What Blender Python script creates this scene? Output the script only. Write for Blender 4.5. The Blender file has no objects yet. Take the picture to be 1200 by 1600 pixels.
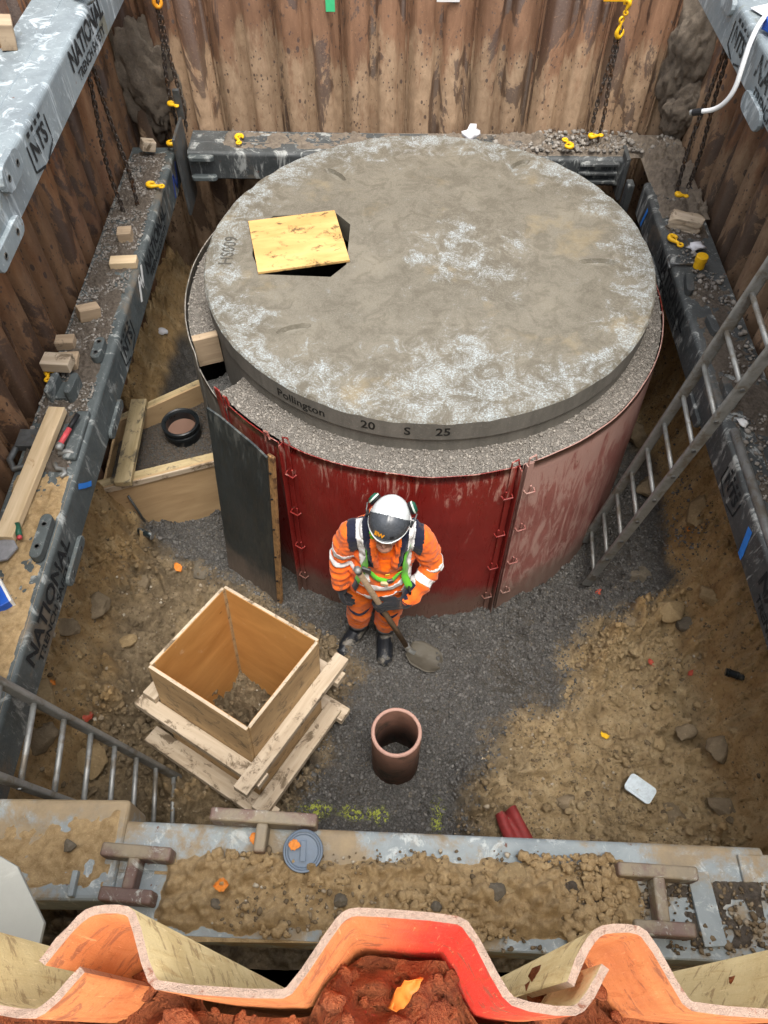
import bpy, bmesh, math, random
import numpy as np
from mathutils import Vector, Matrix, noise as mnoise
R = math.radians
random.seed(7); rng = np.random.default_rng(11)
SC = bpy.context.scene; COL = SC.collection

# ------------------------------------------------------------------ camera
cam = bpy.data.cameras.new('camera'); camo = bpy.data.objects.new('camera', cam); COL.objects.link(camo)
pit, rol, yaw = R(55.186), R(0.306), R(-0.256)
fh = Vector((math.sin(yaw), math.cos(yaw), 0)); rt = Vector((math.cos(yaw), -math.sin(yaw), 0)); zz = Vector((0, 0, 1))
fw = fh*math.cos(pit) - zz*math.sin(pit); up = fh*math.sin(pit) + zz*math.cos(pit)
r2 = rt*math.cos(rol) + up*math.sin(rol); u2 = -rt*math.sin(rol) + up*math.cos(rol)
cm = Matrix((r2, u2, -fw)).transposed().to_4x4(); cm.translation = (0, 0, 4.81)
camo.matrix_world = cm
cam.sensor_fit = 'VERTICAL'; cam.sensor_height = 36; cam.lens = 36*1182.4/1600
cam.clip_start = 0.02; cam.clip_end = 400
SC.camera = camo

# ------------------------------------------------------------------ sky and sun (bright overcast)
SUN_EL, SUN_AZ = R(74), R(160)            # azimuth measured from +y towards +x
wd = bpy.data.worlds.new('World'); SC.world = wd; wd.use_nodes = True
nt = wd.node_tree; nt.nodes.clear()
sk = nt.nodes.new('ShaderNodeTexSky'); sk.sky_type = 'NISHITA'; sk.sun_disc = False
sk.sun_elevation = SUN_EL; sk.sun_rotation = SUN_AZ; sk.dust_density = 4.0; sk.air_density = 1.0; sk.ozone_density = 1.0
hs = nt.nodes.new('ShaderNodeHueSaturation'); hs.inputs['Saturation'].default_value = 0.30
bgn = nt.nodes.new('ShaderNodeBackground'); bgn.inputs['Strength'].default_value = 0.15
wo = nt.nodes.new('ShaderNodeOutputWorld')
nt.links.new(sk.outputs[0], hs.inputs['Color']); nt.links.new(hs.outputs[0], bgn.inputs[0]); nt.links.new(bgn.outputs[0], wo.inputs[0])
sl = bpy.data.lights.new('sun', 'SUN'); sl.energy = 1.3; sl.angle = R(30); sl.color = (1.0, .95, .87)
so = bpy.data.objects.new('sun', sl); COL.objects.link(so)
sd = Vector((math.sin(SUN_AZ)*math.cos(SUN_EL), math.cos(SUN_AZ)*math.cos(SUN_EL), math.sin(SUN_EL)))
so.rotation_euler = sd.to_track_quat('Z', 'Y').to_euler(); so.location = (3, 4, 9)
SC.view_settings.view_transform = 'Standard'; SC.view_settings.look = 'None'
SC.view_settings.gamma = 1; SC.view_settings.use_curve_mapping = False
SC.view_settings.exposure = 1.3
SC.render.engine = 'CYCLES'; SC.cycles.max_bounces = 6; SC.cycles.diffuse_bounces = 4; SC.cycles.glossy_bounces = 2; SC.cycles.transparent_max_bounces = 6
SC.render.resolution_x, SC.render.resolution_y = 768, 1024

# ------------------------------------------------------------------ object helpers
WM = {}
def link(o, parent=None, M=None, label=None, cat=None, group=None, kind=None):
    M = M or Matrix()
    COL.objects.link(o)
    if parent is not None:
        o.parent = parent; o.matrix_basis = WM[parent.name].inverted() @ M
    else:
        o.matrix_basis = M
    WM[o.name] = M
    if label: o['label'] = label
    if cat: o['category'] = cat
    if group: o['group'] = group
    if kind: o['kind'] = kind
    return o
def thing(name, label, cat, loc=(0, 0, 0), rot=None, group=None):
    o = bpy.data.objects.new(name, None); o.empty_display_size = .1
    M = Matrix.Translation(loc)
    if rot is not None: M = M @ rot
    return link(o, None, M, label, cat, group)
def rotz(a): return Matrix.Rotation(a, 4, 'Z')
def axes(px, py, o):
    """matrix with local x along px, local y near py, at o"""
    x = Vector(px).normalized(); z = x.cross(Vector(py)).normalized(); y = z.cross(x)
    m = Matrix((x, y, z)).transposed().to_4x4(); m.translation = o; return m

class MB:
    def __init__(s): s.v = []; s.f = []; s.m = []
    def add(s, v, f, m=0):
        n = len(s.v); s.v += [tuple(p) for p in v]; s.f += [tuple(i+n for i in q) for q in f]; s.m += [m]*len(f); return s
    def box(s, c, d, rot=None, m=0):
        x, y, z = [q/2 for q in d]
        v = [Vector((sx*x, sy*y, sz*z)) for sx in (-1, 1) for sy in (-1, 1) for sz in (-1, 1)]
        if rot is not None: v = [rot @ p for p in v]
        v = [p+Vector(c) for p in v]
        return s.add(v, [(0, 1, 3, 2), (4, 6, 7, 5), (0, 4, 5, 1), (2, 3, 7, 6), (0, 2, 6, 4), (1, 5, 7, 3)], m)
    def bar(s, a, b, w, h, upv=(0, 0, 1), m=0):
        a = Vector(a); b = Vector(b); x = b-a; L = x.length
        upv = Vector(upv)
        if abs(x.normalized().dot(upv)) > .98: upv = Vector((0, 1, 0))
        y = upv.cross(x).normalized(); z = x.normalized().cross(y)
        rot = Matrix((x.normalized(), y, z)).transposed()
        return s.box((a+b)/2, (L, w, h), rot, m)
    def tube(s, path, r, seg=8, closed=False, m=0, cap=True):
        P = [Vector(p) for p in path]; n = len(P)
        rr = r if hasattr(r, '__len__') else [r]*n
        T = []
        for i in range(n):
            a = P[i-1] if (i > 0 or closed) else P[i]; b = P[(i+1) % n] if (i < n-1 or closed) else P[i]
            T.append((b-a).normalized())
        u = Vector((0, 0, 1)) if abs(T[0].z) < .9 else Vector((1, 0, 0))
        u = (u - T[0]*u.dot(T[0])).normalized(); v = []
        for i in range(n):
            u = (u - T[i]*u.dot(T[i])).normalized(); w = T[i].cross(u)
            for k in range(seg):
                a = 2*math.pi*k/seg; v.append(P[i]+(u*math.cos(a)+w*math.sin(a))*rr[i])
        f = []
        for i in range(n if closed else n-1):
            j = (i+1) % n
            for k in range(seg):
                l = (k+1) % seg; f.append((i*seg+k, i*seg+l, j*seg+l, j*seg+k))
        if cap and not closed:
            f.append(tuple(range(seg-1, -1, -1))); f.append(tuple((n-1)*seg+k for k in range(seg)))
        return s.add(v, f, m)
    def prism(s, poly, z0, z1, m=0, M=None):
        n = len(poly); v = [Vector((p[0], p[1], z0)) for p in poly]+[Vector((p[0], p[1], z1)) for p in poly]
        if M is not None: v = [M @ p for p in v]
        f = [tuple(range(n-1, -1, -1)), tuple(range(n, 2*n))]+[(i, (i+1) % n, n+(i+1) % n, n+i) for i in range(n)]
        return s.add(v, f, m)
    def lathe(s, prof, seg=48, m=0, M=None, closed=False):
        v = []; n = len(prof)
        for i in range(seg):
            a = 2*math.pi*i/seg
            for (r, z) in prof: v.append(Vector((r*math.cos(a), r*math.sin(a), z)))
        if M is not None: v = [M @ p for p in v]
        f = []
        for i in range(seg):
            j = (i+1) % seg
            for k in range(n if closed else n-1):
                l = (k+1) % n; f.append((i*n+k, j*n+k, j*n+l, i*n+l))
        return s.add(v, f, m)
    def mesh(s, name):
        me = bpy.data.meshes.new(name); me.from_pydata(s.v, [], s.f)
        if any(s.m): me.polygons.foreach_set('material_index', s.m)
        me.update(); return me
    def build(s, name, mats, parent=None, M=None, bev=0, smooth=False, seg=2, **kw):
        me = s.mesh(name)
        return mobj(name, me, mats, parent, M, bev, smooth, seg, **kw)
def mobj(name, me, mats, parent=None, M=None, bev=0, smooth=False, seg=2, **kw):
    if not isinstance(mats, (list, tuple)): mats = [mats]
    if len(me.materials) == 0:
        for m in mats: me.materials.append(m)
    if smooth: me.polygons.foreach_set('use_smooth', [True]*len(me.polygons))
    o = bpy.data.objects.new(name, me); link(o, parent, M, **kw)
    if bev:
        b = o.modifiers.new('bevel', 'BEVEL'); b.width = bev; b.segments = seg; b.limit_method = 'ANGLE'; b.angle_limit = R(35)
    return o
def rework(me_src, mods):
    """evaluate modifiers on a temporary object and return the new mesh"""
    o = bpy.data.objects.new('tmp', me_src); COL.objects.link(o); mods(o)
    dg = bpy.context.evaluated_depsgraph_get(); dg.update()
    me = bpy.data.meshes.new_from_object(o.evaluated_get(dg)); bpy.data.objects.remove(o); return me
def text_mesh(body, size, stretch=1.0, bold=0.0):
    cu = bpy.data.curves.new('lettering', 'FONT'); cu.body = body; cu.size = size; cu.align_x = 'CENTER'; cu.align_y = 'CENTER'
    cu.offset = bold; cu.resolution_u = 3
    o = bpy.data.objects.new('tmp', cu); COL.objects.link(o)
    dg = bpy.context.evaluated_depsgraph_get(); dg.update()
    me = bpy.data.meshes.new_from_object(o.evaluated_get(dg)); bpy.data.objects.remove(o)
    me.materials.clear()
    for v in me.vertices: v.co.x *= stretch
    return me
def lettering(body, size, M, parent, mat, stretch=1.0, bold=0.0, name='lettering'):
    me = text_mesh(body, size, stretch, bold)
    return mobj(name, me, mat, parent, M)

# ------------------------------------------------------------------ numpy noise
def vnoise(x, y, sc, seed):
    g = np.random.default_rng(seed).random((256, 256))
    X = x*sc+1000; Y = y*sc+1000
    i = np.floor(X).astype(int); j = np.floor(Y).astype(int); a = X-i; b = Y-j
    a = a*a*(3-2*a); b = b*b*(3-2*b)
    G = lambda p, q: g[p % 256, q % 256]
    return (G(i, j)*(1-a)+G(i+1, j)*a)*(1-b)+(G(i, j+1)*(1-a)+G(i+1, j+1)*a)*b
def fbm(x, y, sc, octv=4, seed=1, gain=.5):
    t = 0; amp = 1; n = 0
    for k in range(octv):
        t = t+amp*(vnoise(x, y, sc*2**k, seed+k)-.5); n += amp; amp *= gain
    return t/n*2
def sstep(a, b, x):
    t = np.clip((x-a)/(b-a), 0, 1); return t*t*(3-2*t)
def grid_mesh(name, X, Y, Z, attrs=None):
    ny, nx = X.shape
    v = np.stack([X, Y, Z], -1).reshape(-1, 3)
    i = np.arange(ny*nx).reshape(ny, nx)
    f = np.stack([i[:-1, :-1], i[:-1, 1:], i[1:, 1:], i[1:, :-1]], -1).reshape(-1, 4)
    return np_mesh(name, v, f, attrs)
def np_mesh(name, v, f, attrs=None, smooth=True):
    me = bpy.data.meshes.new(name); k = f.shape[1]
    me.vertices.add(len(v)); me.vertices.foreach_set('co', v.astype(np.float32).ravel())
    me.loops.add(len(f)*k); me.loops.foreach_set('vertex_index', f.astype(np.int32).ravel())
    me.polygons.add(len(f)); me.polygons.foreach_set('loop_start', (np.arange(len(f))*k).astype(np.int32))
    me.polygons.foreach_set('loop_total', np.full(len(f), k, np.int32))
    me.update(calc_edges=True)
    if smooth: me.polygons.foreach_set('use_smooth', [True]*len(f))
    if attrs:
        for n_, a in attrs.items():
            at = me.attributes.new(n_, 'FLOAT', 'POINT'); at.data.foreach_set('value', a.astype(np.float32).ravel())
    return me
def ico(sub):
    bm = bmesh.new(); bmesh.ops.create_icosphere(bm, subdivisions=sub, radius=1)
    v = np.array([p.co[:] for p in bm.verts]); f = np.array([[p.index for p in q.verts] for q in bm.faces]); bm.free(); return v, f
ICO1 = ico(1); ICO2 = ico(2); ICO4 = ico(4); ICO5 = ico(5)
def scatter_mesh(name, P, S, base=None, seed=3, squash=.7, rough=.25, smooth=False):
    """many small stones in one mesh"""
    bv, bf = base or ICO1; g = np.random.default_rng(seed); n = len(P)
    sc = S[:, None]*np.stack([g.uniform(.7, 1.25, n), g.uniform(.7, 1.25, n), g.uniform(.6, 1.05, n)*squash/.8], 1)
    jit = 1+g.uniform(-rough, rough, (n, len(bv), 1))
    V = bv[None]*jit*sc[:, None, :]
    a = g.uniform(0, 6.28, n); b = g.uniform(-.6, .6, n)
    ca, sa, cb, sb = np.cos(a), np.sin(a), np.cos(b), np.sin(b)
    x, y, z = V[..., 0], V[..., 1], V[..., 2]
    y, z = y*cb[:, None]-z*sb[:, None], y*sb[:, None]+z*cb[:, None]
    x, y = x*ca[:, None]-y*sa[:, None], x*sa[:, None]+y*ca[:, None]
    V = np.stack([x, y, z], -1)+P[:, None, :]
    F = bf[None]+(np.arange(n)*len(bv))[:, None, None]
    return np_mesh(name, V.reshape(-1, 3), F.reshape(-1, bf.shape[1]), {'tone': np.repeat(g.random(n), len(bv))}, smooth)
def rock(seed, size, base=ICO4, amp=.32, facets=5):
    v, f = base; g = np.random.default_rng(seed); v = v.copy()
    o = Vector(g.uniform(-50, 50, 3))
    d = np.array([mnoise.fractal(Vector(p)*1.1+o, 1, 2, 4) for p in v])
    v = v*(1+amp*d[:, None]*.7)
    for k in range(facets):
        n = g.normal(size=3); n /= np.linalg.norm(n); h = g.uniform(.55, .85)
        t = v@n-h; v = v-np.where(t > 0, t, 0)[:, None]*n*.85
    d2 = np.array([mnoise.fractal(Vector(p)*5+o, 1, 2, 3) for p in v]); v = v*(1+.035*d2[:, None])
    return np_mesh('rock', v*np.array(size), f)
# ------------------------------------------------------------------ materials
class NT:
    def __init__(s, name, rough=.8, metal=0.0, spec=.3):
        s.m = bpy.data.materials.new(name); s.m.use_nodes = True; s.t = s.m.node_tree
        s.b = s.t.nodes['Principled BSDF']; s.b.inputs['Roughness'].default_value = rough
        s.b.inputs['Metallic'].default_value = metal; s.b.inputs['Specular IOR Level'].default_value = spec
        s.geo = None; s.tc = None
    def n(s, t, **k):
        x = s.t.nodes.new(t)
        for a, b in k.items(): setattr(x, a, b)
        return x
    def l(s, a, b): s.t.links.new(a, b)
    def pos(s):
        if not s.geo: s.geo = s.n('ShaderNodeNewGeometry')
        return s.geo.outputs['Position']
    def obj(s):
        if not s.tc: s.tc = s.n('ShaderNodeTexCoord')
        return s.tc.outputs['Object']
    def attr(s, a): return s.n('ShaderNodeAttribute', attribute_name=a).outputs['Fac']
    def sc(s, vec, k, off=(0, 0, 0)):
        x = s.n('ShaderNodeMapping'); x.inputs['Scale'].default_value = k; x.inputs['Location'].default_value = off
        s.l(vec, x.inputs[0]); return x.outputs[0]
    def noise(s, vec, scale, detail=5, rough=.6, dist=0):
        x = s.n('ShaderNodeTexNoise'); x.inputs['Scale'].default_value = scale; x.inputs['Detail'].default_value = detail
        x.inputs['Roughness'].default_value = rough; x.inputs['Distortion'].default_value = dist
        s.l(vec, x.inputs['Vector']); return x.outputs['Fac']
    def vor(s, vec, scale, feat='F1', rand=1):
        x = s.n('ShaderNodeTexVoronoi', feature=feat); x.inputs['Scale'].default_value = scale; x.inputs['Randomness'].default_value = rand
        s.l(vec, x.inputs['Vector']); return x.outputs['Distance']
    def wave(s, vec, scale, dist, ds=1):
        x = s.n('ShaderNodeTexWave'); x.inputs['Scale'].default_value = scale; x.inputs['Distortion'].default_value = dist
        x.inputs['Detail'].default_value = 3; x.inputs['Detail Scale'].default_value = ds; s.l(vec, x.inputs['Vector']); return x.outputs['Fac']
    def thr(s, f, a, b, lo=0, hi=1):
        x = s.n('ShaderNodeMapRange', interpolation_type='SMOOTHSTEP'); x.clamp = True
        for i, q in zip((1, 2, 3, 4), (a, b, lo, hi)): x.inputs[i].default_value = q
        s.put(f, x.inputs[0]); return x.outputs[0]
    def put(s, v, sock):
        if isinstance(v, (int, float)): sock.default_value = v
        elif isinstance(v, tuple): sock.default_value = v if len(v) == 4 else (*v, 1)
        else: s.l(v, sock)
    def math(s, op, a, b):
        x = s.n('ShaderNodeMath', operation=op); s.put(a, x.inputs[0]); s.put(b, x.inputs[1]); return x.outputs[0]
    def mix(s, f, a, b):
        x = s.n('ShaderNodeMix', data_type='RGBA'); s.put(f, x.inputs[0]); s.put(a, x.inputs[6]); s.put(b, x.inputs[7]); return x.outputs[2]
    def ramp(s, f, st):
        x = s.n('ShaderNodeValToRGB'); e = x.color_ramp.elements
        while len(e) < len(st): e.new(.5)
        for q, (p, c) in zip(e, st): q.position = p; q.color = (*c, 1)
        s.put(f, x.inputs[0]); return x.outputs[0]
    def xyz(s, vec, i):
        x = s.n('ShaderNodeSeparateXYZ'); s.l(vec, x.inputs[0]); return x.outputs[i]
    def bump(s, h, strength=.5, dist=.01):
        x = s.n('ShaderNodeBump'); x.inputs['Strength'].default_value = strength; x.inputs['Distance'].default_value = dist
        s.put(h, x.inputs['Height']); s.l(x.outputs[0], s.b.inputs['Normal'])
    def col(s, c): s.put(c, s.b.inputs['Base Color'])
    def rough(s, c): s.put(c, s.b.inputs['Roughness'])

def simple(name, c, rough=.6, metal=0, var=.25, sc=20, bump=.2, bd=.004, spec=.3, dirt=None, da=.55, coord='pos'):
    """plain painted / moulded surface: slight tone variation, grime and fine relief"""
    t = NT(name, rough, metal, spec); p = t.pos() if coord == 'pos' else t.obj()
    a = t.noise(p, sc, 6, .65)
    base = t.ramp(a, [(.25, tuple(q*(1-var) for q in c)), (.75, tuple(min(1, q*(1+var)) for q in c))])
    if dirt:
        d = t.noise(p, sc*.35, 8, .7, .4); base = t.mix(t.thr(d, da, da+.12), base, dirt)
    t.col(base); t.bump(t.noise(p, sc*4, 4, .6), bump, bd)
    t.rough(t.thr(a, .2, .8, max(0.05, rough-.12), min(1, rough+.12)))
    return t.m

def m_rust(name, lower=1.0, warm=0.0):
    t = NT(name, .85); rnd = t.n('ShaderNodeObjectInfo').outputs['Random']; ofs = t.n('ShaderNodeVectorMath', operation='ADD'); cb = t.n('ShaderNodeCombineXYZ')
    t.l(t.math('MULTIPLY', rnd, 3.7), cb.inputs[0]); t.l(t.math('MULTIPLY', rnd, 2.3), cb.inputs[1]); t.l(t.pos(), ofs.inputs[0]); t.l(cb.outputs[0], ofs.inputs[1]); p = ofs.outputs[0]
    st = t.sc(p, (6.5, 6.5, 1.5)); s1 = t.noise(st, 1, 9, .72, .8)
    big = t.noise(t.sc(p, (1.5, 1.5, .8)), 1, 5, .6)
    fine = t.noise(p, 60, 4, .7)
    base = t.ramp(s1, [(.25, (.095, .054, .036)), (.45, (.150+.02*warm, .084, .052-.008*warm)), (.6, (.20+.02*warm, .116, .073-.012*warm)), (.8, (.27, .17, .11))])
    base = t.mix(t.thr(big, .5, .72), base, (.105+.03*warm, .056, .033))
    # dried cement and clay film over the lower part
    z = t.xyz(p, 2); edge = t.math('ADD', z, t.math('MULTIPLY', t.noise(t.sc(p, (3.5, 3.5, 1.2)), 1, 6, .7), 1.3))
    film = t.math('MULTIPLY', t.thr(edge, 2.92, 2.72), lower)
    filmc = t.ramp(t.noise(t.sc(p, (16, 16, 9)), 1, 8, .75, .6), [(.3, (.165, .110, .070)), (.7, (.32, .23, .155))])
    base = t.mix(t.math('MULTIPLY', film, t.thr(t.noise(t.sc(p, (9, 9, 3)), 1, 5, .7), .22, .50)), base, filmc)
    # wet patches and splashes
    wet = t.thr(t.noise(t.sc(p, (2.3, 2.3, .9), (3, 1, 0)), 1, 7, .68, .8), .525, .55)
    sp = t.thr(t.math('ADD', t.vor(t.sc(p, (1, 1, .6)), 15), t.math('MULTIPLY', t.noise(p, 4, 4, .7), .6)), .45, .41)
    sp2 = t.thr(t.math('ADD', t.vor(t.sc(p, (1, 1, .7)), 34), t.math('MULTIPLY', t.noise(t.sc(p, (1, 1, 1.6)), 3.2, 4, .7), .85)), .60, .54)
    w = t.math('MAXIMUM', t.math('MULTIPLY', wet, .75), t.math('MULTIPLY', t.math('MAXIMUM', sp, sp2), .85))
    base = t.mix(w, base, (.042, .026, .020))
    base = t.mix(t.math('MULTIPLY', t.thr(fine, .58, .72), .55), base, (.27, .16, .095))
    hv = t.n('ShaderNodeHueSaturation'); t.l(base, hv.inputs['Color']); t.l(t.thr(rnd, 0, 1, .70-.10*warm, 1.02-.12*warm), hv.inputs['Value']); hv.inputs['Saturation'].default_value = 1.08; base = hv.outputs[0]
    t.col(base); t.rough(t.thr(w, 0, 1, .88, .38))
    t.bump(t.math('ADD', t.math('MULTIPLY', s1, .5), fine), .5, .006)
    return t.m

def m_beam(name, c0, c1, mud, mudamt, pale, rough=.55):
    """painted waler steel: blotched paint, cement smears, mud film, scratches along y/x"""
    t = NT(name, rough, .0, .45); p = t.pos()
    a = t.noise(p, 3, 8, .68, .6); b = t.noise(p, 11, 6, .7)
    base = t.ramp(a, [(.3, c0), (.7, c1)])
    base = t.mix(t.thr(t.noise(t.sc(p, (9, 9, 2.5), (2, 5, 1)), 1, 8, .72, .8), .53, .63), base, pale)
    scr = t.noise(t.sc(p, (40, 40, 7), (7, 7, 7)), 1, 4, .7, 1.5)
    base = t.mix(t.math('MULTIPLY', t.thr(scr, .61, .68), .6), base, pale)
    base = t.mix(t.thr(t.noise(p, 2.1, 9, .7, .3), .62-mudamt, .72-mudamt), base, t.ramp(b, [(.3, tuple(q*.6 for q in mud)), (.7, mud)]))
    base = t.mix(t.thr(t.noise(p, 23, 5, .7), .66, .72), base, (.13, .05, .03))
    t.col(base); t.bump(t.math('ADD', a, t.math('MULTIPLY', t.noise(p, 70, 4, .7), .4)), .45, .008)
    t.rough(t.thr(b, .3, .7, rough-.12, rough+.25)); return t.m

def m_wood(name, lo, hi, grain=1.0, knots=.5, stain=None, sa=.55, rough=.75, red=None):
    """board whose grain runs along local x"""
    t = NT(name, rough, 0, .25); p = t.obj()
    info = t.n('ShaderNodeObjectInfo').outputs['Random']
    sh = t.n('ShaderNodeVectorMath', operation='ADD'); cmb = t.n('ShaderNodeCombineXYZ')
    t.l(t.math('MULTIPLY', info, 31), cmb.inputs[0]); t.l(t.math('MULTIPLY', info, 17), cmb.inputs[1]); t.l(p, sh.inputs[0]); t.l(cmb.outputs[0], sh.inputs[1])
    q = sh.outputs[0]
    g = t.noise(t.sc(q, (2.2, 34*grain, 34*grain)), 1, 6, .62, .6)
    w = t.noise(t.sc(q, (1.2, 7*grain, 7*grain)), 1, 5, .55, 1.8)
    base = t.ramp(t.math('ADD', t.math('MULTIPLY', g, .55), t.math('MULTIPLY', w, .45)), [(.33, lo), (.62, hi)])
    k = t.math('ADD', t.vor(t.sc(q, (4.2, 7.5, 7.5)), 1), t.math('MULTIPLY', t.noise(q, 9, 2, .5), .16))
    if knots: base = t.mix(t.math('MULTIPLY', t.thr(k, .17, .10), knots), base, tuple(c*.35 for c in lo))
    if red: base = t.mix(t.thr(t.noise(q, 2.4, 4, .6), .5, .7), base, red)
    if stain: base = t.mix(t.thr(t.noise(t.sc(q, (1, 1.3, 1), (4, 4, 4)), 9, 8, .72, .5), sa, sa+.12), base, stain)
    t.col(base); t.bump(g, .35, .003); return t.m

def m_earth(name):
    t = NT(name, .92, 0, .25); p = t.pos()
    big = t.noise(p, 1.6, 7, .62, .4); mid = t.noise(p, 9, 7, .7); fine = t.noise(p, 55, 5, .72); vf = t.noise(p, 160, 3, .7)
    mud = t.ramp(mid, [(.28, (.12, .088, .052)), (.5, (.21, .157, .094)), (.72, (.31, .24, .15))])
    tan = t.ramp(mid, [(.25, (.235, .160, .080)), (.5, (.405, .295, .158)), (.75, (.53, .415, .25))])
    base = t.mix(t.attr('tan'), mud, tan)
    sand = t.ramp(t.noise(t.sc(p, (6, 6, 3)), 1, 7, .68, .5), [(.28, (.26, .150, .058)), (.5, (.44, .29, .13)), (.74, (.58, .44, .25))])
    base = t.mix(t.attr('sand'), base, sand)
    grav = t.ramp(t.noise(p, 85, 3, .7), [(.3, (.040, .038, .036)), (.55, (.095, .091, .085)), (.8, (.17, .162, .15))])
    base = t.mix(t.attr('gravel'), base, grav)
    cr = t.noise(p, 32, 6, .75, .3); base = t.mix(t.math('MULTIPLY', t.thr(cr, .50, .36), .45), base, (.06, .044, .026)); base = t.mix(t.math('MULTIPLY', t.thr(cr, .54, .70), .42), base, (.36, .275, .165))
    base = t.mix(t.math('MULTIPLY', t.thr(big, .52, .64), .30), base, (.075, .058, .038))
    base = t.mix(t.math('MULTIPLY', t.attr('paint'), t.thr(t.noise(p, 38, 4, .7), .44, .58)), base, (.42, .46, .08))
    t.col(base); t.bump(t.math('ADD', fine, t.math('MULTIPLY', vf, .5)), 1.0, .018)
    return t.m

def m_slab():
    t = NT('cast_concrete', .7, 0, .35); p = t.pos()
    big = t.noise(p, 1.3, 6, .6, .5); mid = t.noise(p, 5, 8, .7, .6); fine = t.noise(p, 48, 6, .75, .8); vf = t.noise(p, 140, 4, .7)
    wet = t.ramp(t.noise(p, 3.2, 6, .6), [(.3, (.108, .096, .072)), (.55, (.148, .133, .102)), (.8, (.190, .170, .128))])
    # distance from the slab axis steers where the laitance stayed
    c = t.n('ShaderNodeVectorMath', operation='DISTANCE'); c.inputs[1].default_value = (.2626, 4.149, 1.756); t.l(p, c.inputs[0]); r = c.outputs['Value']
    rim = t.thr(t.math('ADD', r, t.math('MULTIPLY', t.math('SUBTRACT', mid, .5), 1.1)), 1.04, 1.42)
    c2 = t.n('ShaderNodeVectorMath', operation='DISTANCE'); c2.inputs[1].default_value = (.50, 4.15, 1.756); t.l(p, c2.inputs[0])
    ctr = t.thr(t.math('ADD', c2.outputs['Value'], t.math('MULTIPLY', t.math('SUBTRACT', mid, .5), 1.5)), .55, .12)
    fr = t.n('ShaderNodeVectorMath', operation='DISTANCE'); fr.inputs[1].default_value = (.38, 2.92, 1.756); t.l(p, fr.inputs[0])
    frm = t.thr(t.math('ADD', fr.outputs['Value'], t.math('MULTIPLY', t.math('SUBTRACT', mid, .5), 1.0)), .75, .2)
    pale = t.math('MAXIMUM', rim, t.math('MAXIMUM', t.math('MULTIPLY', ctr, .85), frm))
    rag = t.noise(p, 7.5, 13, .80, .7); grit = t.noise(p, 95, 5, .8)
    wet = t.mix(t.math('MULTIPLY', t.thr(grit, .42, .66), .55), wet, (.215, .196, .157)); wet = t.mix(t.math('MULTIPLY', t.thr(rag, .53, .40), .5), wet, (.082, .070, .050))
    pale = t.math('MULTIPLY', t.thr(t.math('ADD', rag, t.math('MULTIPLY', t.math('SUBTRACT', pale, .5), .20)), .482, .65), t.thr(t.math('ADD', grit, t.math('MULTIPLY', t.math('SUBTRACT', rag, .5), .5)), .46, .62, .10, .95))
    base = t.mix(pale, wet, t.ramp(vf, [(.3, (.25, .275, .275)), (.7, (.40, .445, .46))]))
    base = t.mix(t.math('MULTIPLY', t.thr(t.noise(p, 2.2, 5, .6), .58, .70), .4), base, (.27, .21, .115))
    pit = t.thr(t.math('ADD', t.vor(p, 30), t.math('MULTIPLY', t.noise(p, 3, 3, .6), .7)), .36, .30)
    base = t.mix(t.math('MULTIPLY', pit, .7), base, (.075, .062, .045))
    t.col(base); t.rough(t.thr(pale, 0, .6, .5, .88))
    t.bump(t.math('SUBTRACT', t.math('ADD', t.math('MULTIPLY', vf, .4), fine), t.math('MULTIPLY', pit, 1.3)), .6, .006); return t.m

def m_concrete(name, lo, hi, sc=14, bump=.6, bd=.006, streak=False, rough=.85):
    t = NT(name, rough, 0, .3); p = t.pos()
    a = t.noise(t.sc(p, (1, 1, .25)) if streak else p, sc, 8, .7, .3); b = t.noise(p, sc*9, 4, .7)
    base = t.ramp(a, [(.28, lo), (.72, hi)]); base = t.mix(t.math('MULTIPLY', t.thr(b, .55, .7), .4), base, tuple(min(1, q*1.5) for q in hi))
    t.col(base); t.bump(t.math('ADD', a, b), bump, bd); return t.m

def m_stones(name, stops):
    t = NT(name, .85, 0, .3); p = t.pos()
    base = t.ramp(t.attr('tone'), stops)
    base = t.mix(t.math('MULTIPLY', t.thr(t.noise(p, 60, 4, .7), .5, .7), .4), base, stops[0][1])
    t.col(base); t.bump(t.noise(p, 120, 3, .6), .4, .003); return t.m

def m_shell(name, c0, c1, worn, wornc, rough=.38, rustc=(.12, .045, .02)):
    t = NT(name, rough, 0, .5); p = t.pos()
    a = t.noise(p, 3, 7, .62, .5); s = t.noise(t.sc(p, (16, 16, 3)), 1, 8, .74, 1.2)
    base = t.ramp(a, [(.3, c0), (.7, c1)])
    z = t.xyz(p, 2)
    k = t.math('ADD', s, t.math('MULTIPLY', t.thr(z, 1.0, 1.5), .17))
    base = t.mix(t.math('MULTIPLY', t.thr(k, .66-worn, .80-worn), .8), base, wornc)
    base = t.mix(t.thr(t.noise(t.sc(p, (25, 25, 4), (3, 3, 3)), 1, 6, .7, .6), .64, .70), base, rustc)
    low = t.math('ADD', t.math('MULTIPLY', t.noise(p, 7, 6, .7), .4), t.math('MULTIPLY', z, -1.0))
    base = t.mix(t.math('MULTIPLY', t.thr(low, -.12, .16), .75), base, (.14, .105, .08))
    t.col(base); t.rough(t.thr(s, .35, .75, rough-.1, rough+.4)); t.bump(t.math('ADD', s, t.noise(p, 50, 4, .6)), .18, .004); return t.m

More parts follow.
